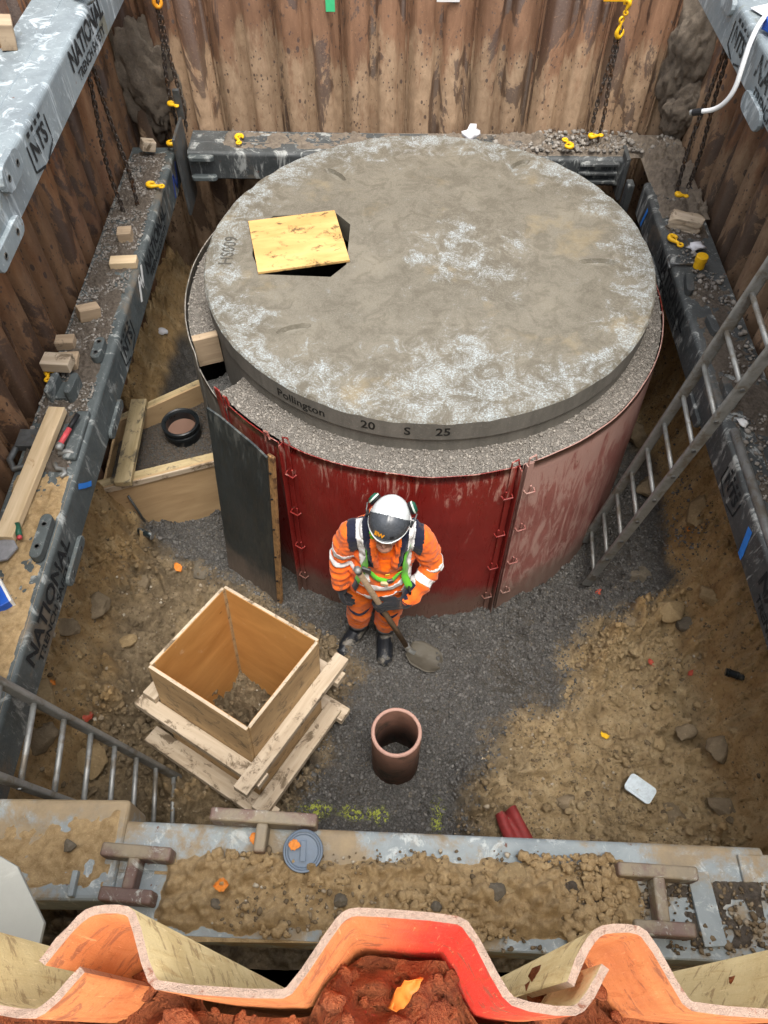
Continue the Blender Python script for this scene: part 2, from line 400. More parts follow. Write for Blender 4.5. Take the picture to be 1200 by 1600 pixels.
def m_worn_print(name, c, keep=.48, soft=.08, sc=26):
    """old stencil paint and painted shade of sunk letters, with holes worn through"""
    t = NT(name, .8); p = t.pos()
    t.col(c); a = t.thr(t.noise(t.sc(p, (1, 1, .5)), sc, 6, .72, .8), keep-soft, keep+soft)
    tr = t.n('ShaderNodeBsdfTransparent'); mx = t.n('ShaderNodeMixShader'); out = t.t.nodes['Material Output']
    t.l(a, mx.inputs[0]); t.l(t.b.outputs[0], mx.inputs[1]); t.l(tr.outputs[0], mx.inputs[2]); t.l(mx.outputs[0], out.inputs[0])
    return t.m

def m_cloth(name, c, rough=.85, dirt=(.16, .09, .05), da=.57):
    t = NT(name, rough, 0, .2); p = t.pos()
    a = t.noise(p, 14, 6, .65); base = t.ramp(a, [(.25, tuple(q*.78 for q in c)), (.75, tuple(min(1, q*1.12) for q in c))])
    base = t.mix(t.math('MULTIPLY', t.thr(t.noise(p, 9, 7, .7, .4), da, da+.1), .6), base, dirt)
    t.col(base); t.bump(t.math('ADD', a, t.math('MULTIPLY', t.noise(p, 260, 2, .5), .25)), .35, .008)
    t.b.inputs['Sheen Weight'].default_value = .15; return t.m

def m_near(name, a, b_, c, red_light=None):
    """flame cut sheet near the camera: blotched coating, scale, scratches, run marks, optional painted red light"""
    t = NT(name, .6, 0, .4); p = t.pos()
    big = t.noise(p, 6, 6, .65, .5); st = t.noise(t.sc(p, (70, 70, 6)), 1, 7, .72, .6); fl = t.noise(p, 130, 6, .75); sp = t.noise(p, 420, 3, .7)
    base = t.ramp(big, [(.3, a), (.7, b_)])
    if red_light:
        x = t.math('ADD', t.xyz(p, 0), t.math('MULTIPLY', t.math('SUBTRACT', big, .5), .12)); d = t.math('ABSOLUTE', t.math('SUBTRACT', x, red_light[0]), 0)
        base = t.mix(t.thr(d, red_light[1]*1.5, red_light[1]*.4), base, red_light[2])  # red light falling on the sheets, put into their colour
    base = t.mix(t.math('MULTIPLY', t.thr(st, .52, .68), .55), base, c)
    base = t.mix(t.math('MULTIPLY', t.thr(fl, .60, .70), .6), base, tuple(q*.45 for q in c)); base = t.mix(t.math('MULTIPLY', t.thr(sp, .62, .72), .5), base, tuple(min(1, q*1.5+.05) for q in b_))
    mdn = t.noise(p, 24, 9, .74, .6); base = t.mix(t.math('MULTIPLY', t.thr(mdn, .54, .60), .7), base, tuple(q*.62+.02 for q in c)); base = t.mix(t.math('MULTIPLY', t.thr(t.noise(t.sc(p, (220, 220, 14)), 1, 5, .7, .4), .62, .68), .55), base, tuple(min(1, q*1.25+.06) for q in b_))
    t.col(base); t.rough(t.thr(st, .3, .7, .5, .9)); t.bump(t.math('ADD', st, t.math('ADD', mdn, t.math('MULTIPLY', fl, .8))), .7, .006); return t.m

MT = dict(
    rust=m_rust('rusted_sheet_steel', 1.0), rust_warm=m_rust('brown_rusted_sheet_steel', .35, 1.0), rust_right=m_rust('rusted_sheet_steel_spattered', .8, .2),
    low_beam=m_beam('slate_painted_steel', (.042, .052, .054), (.09, .105, .105), (.15, .128, .098), .09, (.27, .285, .275)),
    right_beam=m_beam('scraped_dark_steel', (.03, .035, .036), (.075, .08, .08), (.14, .122, .10), .08, (.30, .31, .295)),
    up_beam=m_beam('pale_galvanised_steel', (.13, .155, .17), (.235, .275, .29), (.17, .17, .13), .04, (.40, .45, .475)),
    near_beam=m_beam('pale_painted_steel', (.20, .23, .24), (.32, .36, .365), (.33, .25, .15), .13, (.47, .50, .49)),
    lug=m_beam('red_primer_steel', (.12, .07, .056), (.20, .13, .105), (.30, .245, .165), .12, (.44, .44, .39)),
    ply=m_wood('plywood_outer', (.34, .215, .105), (.54, .375, .20), .35, .5, (.22, .155, .09), .51),
    ply_clean=m_wood('plywood_face', (.36, .235, .12), (.52, .365, .205), .35, .8, (.25, .18, .10), .62),
    ply_in=m_wood('plywood_varnished', (.40, .185, .05), (.58, .30, .095), .22, .9, (.60, .40, .22), .60, .5),
    ply_lid=m_wood('plywood_sheet', (.40, .235, .075), (.62, .40, .155), .3, .8, (.12, .075, .033), .535),
    pine=m_wood('sawn_pine', (.35, .27, .185), (.53, .44, .33), 1, .9, (.15, .11, .07), .51),
    pine_fresh=m_wood('fresh_pine', (.47, .345, .20), (.66, .52, .34), 1, .9, (.34, .20, .09), .60),
    pine_old=m_wood('weathered_pine', (.25, .18, .115), (.44, .335, .225), 1, .4, (.13, .10, .07), .56),
    pine_dirty=m_wood('cement_stained_pine', (.33, .25, .12), (.55, .44, .26), 1, .3, (.16, .135, .09), .50),
    earth=m_earth('excavated_earth'), slab=m_slab(),
    ring=m_concrete('ring_and_shaded_side_concrete', (.10, .095, .082), (.185, .172, .15), 9, .3, .004, True),
    nofines=m_concrete('fresh_gravel_concrete', (.17, .155, .135), (.27, .25, .222), 60, 1.0, .01),
    wetconc=m_concrete('wet_gravel_concrete', (.07, .07, .066), (.15, .148, .14), 60, 1.0, .01),
    shell_red=m_shell('gloss_red_paint', (.155, .012, .010), (.22, .02, .016), .02, (.45, .26, .21), .33),
    shell_worn=m_shell('scuffed_red_paint', (.22, .070, .058), (.31, .125, .105), .20, (.40, .25, .21), .65),
    shell_grey=m_shell('grimy_grey_steel', (.12, .115, .10), (.2, .19, .17), .05, (.36, .33, .28), .6),
    plate=m_shell('oily_black_sheet', (.014, .019, .02), (.03, .037, .038), .03, (.10, .105, .095), .45, (.05, .045, .035)),
    rusty_edge=simple('rust_flaked_edge', (.27, .15, .06), .85, 0, .5, 30, .6, .006, dirt=(.08, .04, .02), da=.5),
    galv=simple('aluminium_grey', (.27, .275, .265), .55, .6, .25, 25, .15, .003, dirt=(.20, .18, .15), da=.50),
    darkmetal=simple('dull_dark_steel', (.12, .125, .125), .5, .6, .3, 30, .3, .004, dirt=(.16, .13, .1), da=.52),
    chain=simple('chain_steel', (.105, .09, .08), .5, .7, .35, 40, .3, .003, dirt=(.16, .09, .05), da=.5),
    yellow=simple('yellow_enamel', (.78, .44, .015), .4, 0, .15, 40, .15, .002, dirt=(.3, .17, .04), da=.62),
    orange_hook=simple('orange_enamel', (.72, .29, .02), .45, 0, .2, 40, .2, .002, dirt=(.25, .11, .03), da=.6),
    clay=simple('vitrified_clay', (.25, .135, .098), .6, 0, .25, 14, .3, .004, dirt=(.10, .07, .052), da=.50),
    blackplastic=simple('black_plastic', (.012, .015, .017), .35, 0, .3, 20, .1, .003, dirt=(.09, .085, .075), da=.6),
    bluegrey=simple('blue_grey_plastic', (.13, .17, .225), .45, 0, .15, 20, .1, .002, dirt=(.3, .26, .2), da=.66),
    clearbox=simple('milky_plastic', (.58, .66, .70), .3, 0, .15, 45, .4, .006, dirt=(.32, .3, .26), da=.57),
    bluepaint=simple('blue_spray_paint', (.03, .19, .62), .6, 0, .2, 30),
    darkbluepaint=simple('navy_spray_paint', (.03, .06, .25), .6, 0, .2, 30),
    white=simple('white_paint', (.72, .72, .70), .6, 0, .1, 30, .1, .002, dirt=(.4, .37, .33), da=.64),
    paper=simple('white_paper', (.72, .72, .75), .8, 0, .08, 30),
    redrubber=simple('red_rubber', (.22, .028, .026), .65, 0, .3, 25, .4, .004, dirt=(.22, .15, .11), da=.55),
    red=simple('red_plastic', (.50, .07, .08), .4, 0, .15, 40), green=simple('green_card', (.06, .52, .22), .5, 0, .1, 40),
    darkgreen=simple('dark_green_plastic', (.02, .10, .06), .4, 0, .2, 40),
    blue=simple('blue_packaging', (.02, .10, .48), .4, 0, .2, 18, .3, .006, dirt=(.55, .62, .68), da=.62),
    card=simple('grey_card', (.22, .22, .23), .8, 0, .25, 30, .3, .004),
    leaf_y=simple('yellow_leaf', (.72, .43, .02), .6, 0, .2, 60), leaf_r=simple('red_brown_leaf', (.33, .055, .03), .6, 0, .35, 60), leaf_o=simple('orange_leaf', (.60, .20, .03), .6, 0, .3, 60),
    near_redlit=m_near('orange_steel_red_light', (.50, .145, .045), (.68, .255, .085), (.36, .09, .03), (.085, .085, (.62, .035, .018))),  # orange steel, its middle coloured by painted red light
    near_cream=m_near('pale_ochre_steel', (.52, .38, .18), (.68, .54, .29), (.40, .235, .09)),
    near_edge=simple('burnt_cut_edge', (.58, .40, .30), .7, 0, .22, 170, 1.0, .006, dirt=(.36, .15, .09), da=.55),
    near_orange=simple('orange_rust_steel', (.70, .22, .015), .6, 0, .2, 12, .3, .003, dirt=(.30, .08, .02), da=.6),
    mudwet=m_concrete('sandy_mud', (.25, .160, .070), (.57, .41, .22), 26, .9, .01),
    dirt=m_concrete('gritty_dirt', (.07, .055, .042), (.20, .165, .13), 55, 1.0, .01),
    clod=m_concrete('caked_soil', (.17, .14, .11), (.36, .295, .225), 22, 1.0, .02),
    redlit_soil=m_concrete('soil_with_red_light', (.17, .040, .016), (.52, .155, .055), 14, 1.0, .02),  # reddish brown soil with red light put into its colour
    stone=m_concrete('brown_stone', (.13, .098, .06), (.26, .20, .125), 9, .7, .01), stone_d=m_concrete('dark_stone', (.075, .062, .045), (.16, .135, .10), 9, .7, .01),
    stone_t=m_concrete('ochre_stone', (.19, .13, .065), (.36, .265, .14), 9, .7, .01),
    gravel=m_stones('dark_gravel', [(0, (.062, .060, .056)), (.6, (.105, .101, .095)), (.94, (.135, .129, .12)), (1, (.16, .15, .138))]),
    pebble=m_stones('tan_pebbles', [(0, (.10, .072, .042)), (.5, (.165, .12, .07)), (.88, (.235, .178, .11)), (1, (.42, .37, .29))]),
    chip=m_stones('grey_chippings', [(0, (.14, .126, .108)), (.5, (.215, .195, .17)), (1, (.31, .285, .25))]),
    orange=m_cloth('hi_vis_orange', (.86, .155, .018)), orange2=m_cloth('hi_vis_trouser_orange', (.88, .17, .008)),
    tee=m_cloth('orange_tee_shirt', (.88, .15, .004), da=.8), navy=m_cloth('navy_cloth', (.012, .014, .032)), silver=simple('reflective_tape', (.68, .67, .66), .45, 0, .12, 50, .3, .003, dirt=(.45, .36, .3), da=.62),
    glove=m_cloth('black_glove', (.016, .017, .02)), boot=simple('black_boot', (.012, .014, .018), .4, 0, .3, 25, .4, .004, dirt=(.17, .155, .13), da=.49),
    sock=m_cloth('grey_sock', (.20, .20, .205), dirt=(.05, .045, .04), da=.55), skin=simple('skin', (.42, .22, .15), .55, 0, .12, 30, .1, .002), dark=simple('black_rubber', (.01, .01, .011), .6),
    harness=m_cloth('green_webbing', (.13, .52, .03), da=.75), helmet_w=simple('white_helmet', (.58, .61, .61), .3, 0, .06, 30, .05, .002, spec=.5),
    helmet_g=simple('charcoal_visor', (.055, .062, .072), .25, 0, .2, 25, .1, .002, spec=.5), mufgreen=simple('green_ear_cup', (.018, .085, .055), .4), mufwhite=simple('pale_ear_band', (.5, .6, .52), .4),
    ash=m_wood('ash_handle', (.17, .12, .075), (.29, .21, .135), 2, .1), spade=simple('muddy_spade', (.075, .066, .05), .6, .2, .25, 16, .4, .006),
    water=simple('muddy_water', (.19, .115, .085), .08, 0, .08, 6, .0, .001, spec=.5),
    black=m_worn_print('worn_black_stencil', (.012, .014, .016), .60, .05), blackfaint=m_worn_print('faint_black_stencil', (.015, .017, .018), .53, .06), ink=simple('black_stencil_ink', (.015, .014, .012), .8, 0, .3, 60), deboss_shade=m_worn_print('sunk_letter_shade', (.075, .07, .058), .56, .06),
    hose=simple('white_hose', (.60, .61, .61), .5, 0, .08, 40), pinkhose=simple('pink_ribbed_hose', (.55, .30, .30), .5, 0, .2, 30), gplate=simple('grey_steel_sheet', (.30, .30, .27), .55, .2, .12, 8, .2, .003, dirt=(.42, .41, .37), da=.58),
    ground=m_concrete('bare_site_ground', (.12, .085, .055), (.24, .18, .12), 3, .7, .03),
)
# ------------------------------------------------------------------ ground of the pit
def inpoly(x, y, poly):
    c = np.zeros(x.shape, bool); n = len(poly)
    for i in range(n):
        x0, y0 = poly[i]; x1, y1 = poly[i-1]
        k = ((y0 > y) != (y1 > y)) & (x < (x1-x0)*(y-y0)/(y1-y0+1e-12)+x0); c ^= k
    return c
def pdist(x, y, poly):
    d = np.full(x.shape, 9.)
    for i in range(len(poly)):
        a = np.array(poly[i-1]); b = np.array(poly[i]); e = b-a
        t = np.clip(((x-a[0])*e[0]+(y-a[1])*e[1])/(e@e), 0, 1)
        d = np.minimum(d, np.hypot(x-a[0]-t*e[0], y-a[1]-t*e[1]))
    return np.where(inpoly(x, y, poly), d, -d)
GRAV = [(-.30, 1.86), (-.36, 1.62), (-.33, 1.42), (-.50, 1.15), (-.52, .8), (.42, .8), (.46, 1.12), (.60, 1.42), (.72, 1.66), (.92, 1.78), (1.18, 1.82), (1.24, 2.10), (1.42, 2.36), (1.70, 2.46), (2.05, 2.62),
        (2.10, 2.96), (2.12, 3.8), (1.4, 4.6), (-1.0, 4.4), (-1.5, 5.3), (-2.0, 5.0), (-1.95, 3.5), (-1.75, 3.02), (-1.2, 2.78), (-.74, 2.54), (-.32, 2.26), (-.12, 2.05)]
SX, SY = .2626, 4.149
_fr = random.Random(12)
FEET = [(_fr.uniform(-1.75, -.2), _fr.uniform(2.0, 2.9), _fr.uniform(0, 6.3), 1) for _ in range(14)]+[(_fr.uniform(.75, 1.9), _fr.uniform(.95, 2.2), _fr.uniform(0, 6.3), 1) for _ in range(18)]
def height(x, y):
    z = .035*fbm(x, y, 1.2, 3, 21)+.030*fbm(x, y, 5, 4, 31)
    # sand bank left under the waler, right bank with a raised toe
    lm = sstep(.3, .8, y)*(1-sstep(3.05, 3.4, y))
    e = .10*fbm(x, y, 2.2, 4, 41)
    z = z+lm*(.20*sstep(-1.45, -1.95, x+e)+.62*sstep(-1.80, -2.10, x+e*.8))
    lm2 = sstep(3.6, 4.3, y); z = z+lm2*.45*sstep(-1.62, -1.98, x+e)
    rm = 1-sstep(4.9, 5.6, y)
    z = z+rm*(.14*sstep(1.35, 1.95, x+e)+(.95+.25*fbm(x, y, 1.6, 3, 55))*sstep(1.96, 2.32, x+e*.9))
    z = z-.10*np.exp(-((np.hypot(x-SX, y-SY)-1.66)/.28)**2)*sstep(3.6, 2.6, y)
    g = pdist(x, y, GRAV)+.07*fbm(x, y, 5, 4, 61)
    z = z-.02*sstep(-.05, .1, g)
    rough = 1-.62*sstep(-.08, .10, g)
    z = z+rough*(.24*np.abs(fbm(x, y, 6, 3, 71, .55))+.17*np.abs(fbm(x+3, y, 14, 3, 77, .6))+.10*np.abs(fbm(x, y+5, 30, 2, 78))-.085)*(.40+.85*sstep(-.25, .30, fbm(x, y, 1.7, 3, 79)))
    z = z+.006*fbm(x, y, 45, 2, 81)
    # worked heap edge by the right bank, boot-trodden lumps
    z = z+.055*np.maximum(0, fbm(x, y, 4.5, 4, 91))*sstep(.9, 1.5, x)*rough
    for (fx, fy, fa, fl) in FEET:                                  # boot prints trodden into the mud
        c, s = math.cos(fa), math.sin(fa); u = (x-fx)*c+(y-fy)*s; v = -(x-fx)*s+(y-fy)*c
        q = np.sqrt((u/.145)**2+(v/(.052-.012*np.tanh(-u*14)))**2); z = z*(1-.6*sstep(1.1, .8, q))-.022*sstep(1.05, .8, q)+.014*np.exp(-((q-1.22)/.16)**2)+.004*np.sin(u*120)*sstep(1, .8, q)
    return z
def hz(x, y): return float(height(np.array([[float(x)]]), np.array([[float(y)]]))[0, 0])
gx = np.arange(-2.24, 2.47, .0115); gy = np.concatenate([np.arange(.30, 3.9, .0115), np.arange(3.9, 6.16, .03)])
X, Y = np.meshgrid(gx, gy); Z = height(X, Y)
gs = pdist(X, Y, GRAV)+.09*fbm(X, Y, 4, 5, 61)+.04*fbm(X, Y, 16, 3, 62)
a_g = sstep(-.13, .10, gs+.10*fbm(X, Y, 11, 4, 63))
a_s = np.maximum(sstep(.10, .36, Z+.10*fbm(X, Y, 4, 4, 15)), 0)*np.where(X > 0, 1, .9)
a_t = np.clip(sstep(.35, 1.1, X+.25*fbm(X, Y, 2, 4, 16))*.9+.25*(fbm(X, Y, 1.5, 4, 17) > .25)+sstep(1.5, 1.1, Y)*sstep(-.9, .4, X)*.3, 0, 1)
a_p = np.zeros_like(X)
for (cx, cy, rx, ry) in ((-.42, 1.13, .13, .045), (-.16, 1.12, .16, .04), (.33, 1.10, .045, .10), (-.33, 1.70, .07, .03), (-.02, 1.10, .05, .06)):
    a_p = np.maximum(a_p, sstep(1.25, .5, np.hypot((X-cx)/rx, (Y-cy)/ry)+.5*fbm(X, Y, 18, 3, 5)))
a_g = a_g*(1-sstep(.2, .32, Z))
me = grid_mesh('pit_floor', X, Y, Z, {'gravel': a_g, 'sand': a_s, 'tan': a_t, 'paint': a_p})
mobj('pit_floor', me, MT['earth'], kind='structure', label='muddy excavated floor of the pit with sandy banks')

# crumbly clods lying on the mud (uncountable)
def clods(name, label, x, y, z, smin, sg, smax, mat, seed, attrs=None):
    g = np.random.default_rng(seed); s = np.minimum(g.gamma(1.4, sg, len(x))+smin, smax); me = scatter_mesh(name, np.stack([x, y, z+s*.25], 1), s, base=ICO2, seed=seed, rough=.30, smooth=False)
    if attrs:
        for n_, a in attrs.items(): at = me.attributes.new(n_, 'FLOAT', 'POINT'); at.data.foreach_set('value', np.repeat(a, len(ICO2[0])).astype(np.float32))
    return mobj(name, me, mat, kind='stuff', label=label)
_g = np.random.default_rng(91); x, y = _g.uniform(-2.1, 2.2, 26000), _g.uniform(.72, 3.4, 26000); cl = fbm(x, y, 2.6, 4, 92); k = (_g.random(len(x)) < sstep(.02, .32, cl)+.10) & (pdist(x, y, GRAV) < -.02) & (np.hypot(x-SX, y-SY) > 1.6); x, y = x[k], y[k]
_z = height(x, y); clods('clods', 'crumbled clods of mud over the pit floor', x, y, _z, .003, .0052, .030, MT['earth'], 93, {'tan': np.clip(sstep(.35, 1.1, x+.25*fbm(x, y, 2, 4, 16))*.9, 0, 1), 'sand': sstep(.12, .4, _z)})
# loose gravel and pebbles (uncountable)
def spread(n, x0, x1, y0, y1, seed):
    g = np.random.default_rng(seed); return g.uniform(x0, x1, n), g.uniform(y0, y1, n), g
x, y, g = spread(60000, -2.0, 2.15, .75, 3.7, 5)
d = pdist(x, y, GRAV)+.09*fbm(x, y, 4, 5, 61); k = (d > -.12) & (np.hypot(x-SX, y-SY) > 1.6) & (g.random(len(x)) < .95*sstep(-.14, .12, d))
x, y = x[k], y[k]; s = np.random.default_rng(6).gamma(3.2, .0014, len(x))+.0026
me = scatter_mesh('gravel', np.stack([x, y, height(x, y)+s*.25], 1), s, seed=8)
mobj('gravel', me, MT['gravel'], kind='stuff', label='dark wet gravel spread over the pit floor')
x, y, g = spread(30000, -2.15, 2.3, .72, 4.6, 15)
d = pdist(x, y, GRAV); cl = fbm(x, y, 3, 3, 19); k = (d < .02) & (np.hypot(x-SX, y-SY) > 1.6) & (g.random(len(x)) < .25+.75*sstep(-.2, .5, cl)); x, y = x[k], y[k]
s = np.random.default_rng(7).gamma(1.3, .0026, len(x))+.0022
me = scatter_mesh('pebbles', np.stack([x, y, height(x, y)+s*.2], 1), np.minimum(s, .020), seed=9, base=ICO2, rough=.16, smooth=False)
mobj('pebbles', me, MT['pebble'], kind='stuff', label='small stones and clods scattered over the mud')

# ------------------------------------------------------------------ site ground outside the pit
b = MB(); o0 = (-2.45, -1.35, 2.75, 6.45); O = 60
for (xa, ya, xb, yb) in ((-O, -O, O, o0[1]), (-O, o0[3], O, O), (-O, o0[1], o0[0], o0[3]), (o0[2], o0[1], O, o0[3])):
    b.add([(xa, ya, 3.25), (xb, ya, 3.25), (xb, yb, 3.25), (xa, yb, 3.25)], [(0, 1, 2, 3)])
b.build('ground', MT['ground'], kind='structure', label='bare construction site ground around the pit')

# ------------------------------------------------------------------ sheet pile walls
PW = .48
PROF = [(-.012, .036), (.010, .070), (.055, .074), (.082, .045), (.100, .010), (.125, .0), (.195, .0), (.222, .010), (.250, .045), (.272, .072), (.30, .078), (.365, .076), (.392, .066), (.410, .036), (.428, .004), (.455, -.006), (.488, -.004), (.508, .018), (.520, .042)]
def chaikin(p, n=1):
    p = [np.array(q, float) for q in p]
    for _ in range(n):
        q = [p[0]]
        for a, b_ in zip(p[:-1], p[1:]): q += [.75*a+.25*b_, .25*a+.75*b_]
        p = q+[p[-1]]
    return np.array(p)
PC = chaikin(PROF, 2)
def pile_mesh(z0, z1, th=.0075, jag=0.0, seed=0, split=False, zrows=1, PC=PC):
    """corrugated trench sheet; local x along the wall, local y towards the pit"""
    n = len(PC); d = np.gradient(PC, axis=0); nn = np.stack([-d[:, 1], d[:, 0]], 1); nn /= np.linalg.norm(nn, axis=1)[:, None]
    A = PC+nn*th/2; B = PC-nn*th/2; g = np.random.default_rng(seed); v = []; rows = zrows+1
    for k in range(rows):
        z = z0+(z1-z0)*k/zrows
        for L in (A, B):
            for i in range(n):
                j = jag*(.5*math.sin(i*.5+seed)+g.uniform(-.6, .6)) if k == zrows else 0
                v.append((L[i, 0], L[i, 1], z+j))
    f = []; m = []
    for k in range(zrows):
        o = k*2*n; q = (k+1)*2*n
        for i in range(n-1):
            f.append((o+i+1, o+i, q+i, q+i+1)); m.append(0)
            f.append((o+n+i, o+n+i+1, q+n+i+1, q+n+i)); m.append(1)
        f.append((o, o+n, q+n, q)); m.append(2); f.append((o+n-1+n, o+n-1, q+n-1, q+n-1+n)); m.append(2)
    t = zrows*2*n
    for i in range(n-1): f.append((t+i+1, t+i, t+n+i, t+n+i+1)); m.append(2)
    me = bpy.data.meshes.new('sheet_pile'); me.from_pydata(v, [], f)
    me.polygons.foreach_set('material_index', m if split else [0]*len(m)); me.update()
    me.polygons.foreach_set('use_smooth', [q != 2 for q in m]); return me
WP = chaikin([(-.014, .052), (-.004, .022), (.012, .0), (.040, -.004), (.056, .010), (.082, .085), (.098, .101), (.178, .101), (.196, .088), (.214, .024), (.228, .012), (.262, .012), (.276, .024), (.296, .088), (.314, .101), (.394, .101), (.412, .085), (.440, .010), (.456, -.004), (.476, .004), (.488, .026), (.480, .040)], 1)
PB = pile_mesh(-.3, 3.45, jag=.002, seed=2, PC=WP, th=.010)
def wall(name, label, mat, start, ang, n):
    w = thing(name, label, 'sheet piling', start); me = PB.copy()
    for i in range(n):
        M = Matrix.Translation(start) @ rotz(ang) @ Matrix.Translation((i*PW, random.uniform(-.006, .006), random.uniform(-.02, .02)))
        mobj('sheet_pile', me, mat, w, M)
    return w
# local +y must face the pit: back wall faces -y, left wall faces +x, right wall faces -x
wall('back_pile_wall', 'rusty corrugated sheet pile wall behind the concrete slab', MT['rust'], (2.52, 6.02, 0), math.pi, 10)
wall('left_pile_wall', 'brown rusty sheet pile wall along the left side of the pit', MT['rust_warm'], (-2.15, 6.05, 0), -math.pi/2, 13)
wall('right_pile_wall', 'rusty spattered sheet pile wall along the right side of the pit', MT['rust_right'], (2.39, -.15, 0), math.pi/2, 13)
# near wall: its cut top edge crosses the foreground
PN = chaikin([(-.006, .032), (.008, .056), (.022, .072), (.034, .077), (.060, .077), (.070, .071), (.094, .022), (.104, .014), (.214, .009), (.225, .014), (.262, .066), (.272, .075), (.286, .077), (.374, .072), (.388, .066), (.416, .014), (.427, .004), (.474, -.002), (.488, .004), (.512, .034)], 1)
w = thing('near_pile_wall', 'foreground sheet piles with pale cut edge, cream inside, orange outside with red light painted in', 'sheet piling', (-2.2, .02, 0))
NX = -.306
for i in range(-4, 5):
    dz = {0: 0, 1: .0, -1: -.012}.get(i, random.uniform(-.02, .01)); dx = {1: .004, -1: -.004}.get(i, 0); dy = {1: -.012, -1: -.006}.get(i, 0)
    me = pile_mesh(.2, 4.0+dz, jag=.0042, seed=40+i, split=True, PC=PN)
    mobj('sheet_pile', me, [MT['near_cream'], MT['near_redlit'], MT['near_edge']], w, Matrix.Translation((NX+i*PW+dx, .022+dy, 0)))
# soil behind the near piles, red light on it put into the colour
def backline(x):
    """outer (camera side) limit of the soil along the corrugation"""
    u = (x-NX) % PW
    return np.interp(u, PN[:, 0][np.argsort(PN[:, 0])], PN[:, 1][np.argsort(PN[:, 0])])+.022-.014
xs = np.arange(-1.7, 1.7, .008); tt = np.concatenate([np.linspace(0, .75, 50), np.linspace(.755, 1, 70)])
X, T = np.meshgrid(xs, tt); yb = backline(X); Y = -1.4+(yb+1.4)*T
lump = np.maximum(0, fbm(X, Y, 6, 4, 103))
Z = 3.70+.06*fbm(X, Y, 2.2, 3, 101)+.16*lump+.10*np.abs(fbm(X, Y, 19, 4, 105))+.035*np.abs(fbm(X, Y, 60, 3, 106))-.35*sstep(-.4, -1.3, Y)
_yy, _zz = Y, Z
me = grid_mesh('soil', X, Y, Z); mobj('soil', me, MT['redlit_soil'], kind='structure', label='lumpy soil behind the foreground sheet piles, red light painted in')
_g = np.random.default_rng(120); k = _g.choice(X.size, 3800, replace=False); k = k[np.abs(X.ravel()[k]) < .75]
_cx, _cy, _cz = X.ravel()[k], np.minimum(Y.ravel()[k], .06), Z.ravel()[k]
clods('soil_crumbs', 'crumbs over the foreground soil with red light painted in', _cx, _cy, _cz, .002, .0042, .022, MT['redlit_soil'], 121)
for i, (px, py, s, z, mt) in enumerate(((-.025, .030, .050, 3.70, 'redlit_soil'), (.052, .018, .056, 3.70, 'redlit_soil'), (-.215, .012, .030, 3.80, 'redlit_soil'), (.02, -.03, .036, 3.68, 'redlit_soil'), (-.125, -.03, .040, 3.66, 'redlit_soil'), (.14, -.045, .040, 3.64, 'redlit_soil'))):
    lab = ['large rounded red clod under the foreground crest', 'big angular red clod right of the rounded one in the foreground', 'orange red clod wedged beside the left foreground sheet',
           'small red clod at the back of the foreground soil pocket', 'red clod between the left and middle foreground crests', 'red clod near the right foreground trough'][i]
    mobj('soil_clod', rock(60+i, (s, s*.72, s*.8), ICO5, .62, 5), MT[mt], None, Matrix.Translation((px, py-.01, z)) @ rotz(i*1.3), label=lab, cat='clod', group='red clods behind the piles')  # clods carry the same painted red light as the soil
# ------------------------------------------------------------------ walers (bracing frame beams)
def arc(cx, cy, r, a0, a1, n=5): return [(cx+r*math.cos(R(a0+(a1-a0)*i/n)), cy+r*math.sin(R(a0+(a1-a0)*i/n))) for i in range(n+1)]
def beam_profile(w, h, r=.028):
    # u: 0 at the outer side .. w at the pit side, v: -h..0 (top)
    return [(0, -h), (w-.01, -h), (w, -h+.012)]+arc(w-r, -r, r, 0, 90)+[(w*.55, 0), (w*.55-.004, -.004), (w*.55-.010, -.004), (w*.55-.014, 0), (.006, 0), (0, -.006)]
def beam(name, label, mat, p0, p1, inward, w, h, top):
    """p0..p1 run along the pit side edge; inward = unit vector to the pit"""
    p0 = Vector((*p0, top)); p1 = Vector((*p1, top)); d = (p1-p0).normalized(); L = (p1-p0).length; inn = Vector((*inward, 0))
    o = thing(name, label, 'steel beam', ((p0+p1)/2-inn*w/2)-Vector((0, 0, h)))
    prof = beam_profile(w, h); n = len(prof); v = []
    for P in (p0, p1):
        for (u, z) in prof: v.append(P+inn*(u-w)+Vector((0, 0, z)))
    f = [(i, (i+1) % n, n+(i+1) % n, n+i) for i in range(n)]+[tuple(range(n-1, -1, -1)), tuple(range(n, 2*n))]
    b = MB(); b.add(v, f); me = b.mesh('beam_body'); bm = bmesh.new(); bm.from_mesh(me); bmesh.ops.recalc_face_normals(bm, faces=bm.faces); bm.to_mesh(me); bm.free()
    mobj('beam_body', me, mat, o); return o
TOP = 1.62
lw = beam('lower_left_waler', 'dark slate steel waler beam low along the left wall, debris on top', MT['low_beam'], (-1.645, .40), (-1.645, 5.62), (1, 0), .335, .26, TOP)
rw = beam('lower_right_waler', 'scraped dark waler beam low along the right wall, under the tall ladder', MT['right_beam'], (1.885, .40), (1.885, 5.20), (-1, 0), .345, .26, TOP)
bw = beam('lower_back_waler', 'dark waler beam behind the concrete slab', MT['right_beam'], (-1.55, 5.56), (1.80, 5.50), (0, -1), .32, .22, TOP)
nw = beam('lower_near_waler', 'pale steel waler beam across the foreground, caked with sandy mud', MT['near_beam'], (-1.02, .708), (1.485, .632), (0, 1), .40, .26, TOP)
ulw = beam('upper_left_waler', 'pale galvanised waler beam high along the left wall', MT['up_beam'], (-1.635, .55), (-1.635, 5.85), (1, 0), .33, .235, 3.01)
urw = beam('upper_right_waler', 'pale galvanised waler beam high along the right wall', MT['up_beam'], (1.88, .55), (1.88, 5.25), (-1, 0), .34, .235, 3.03)

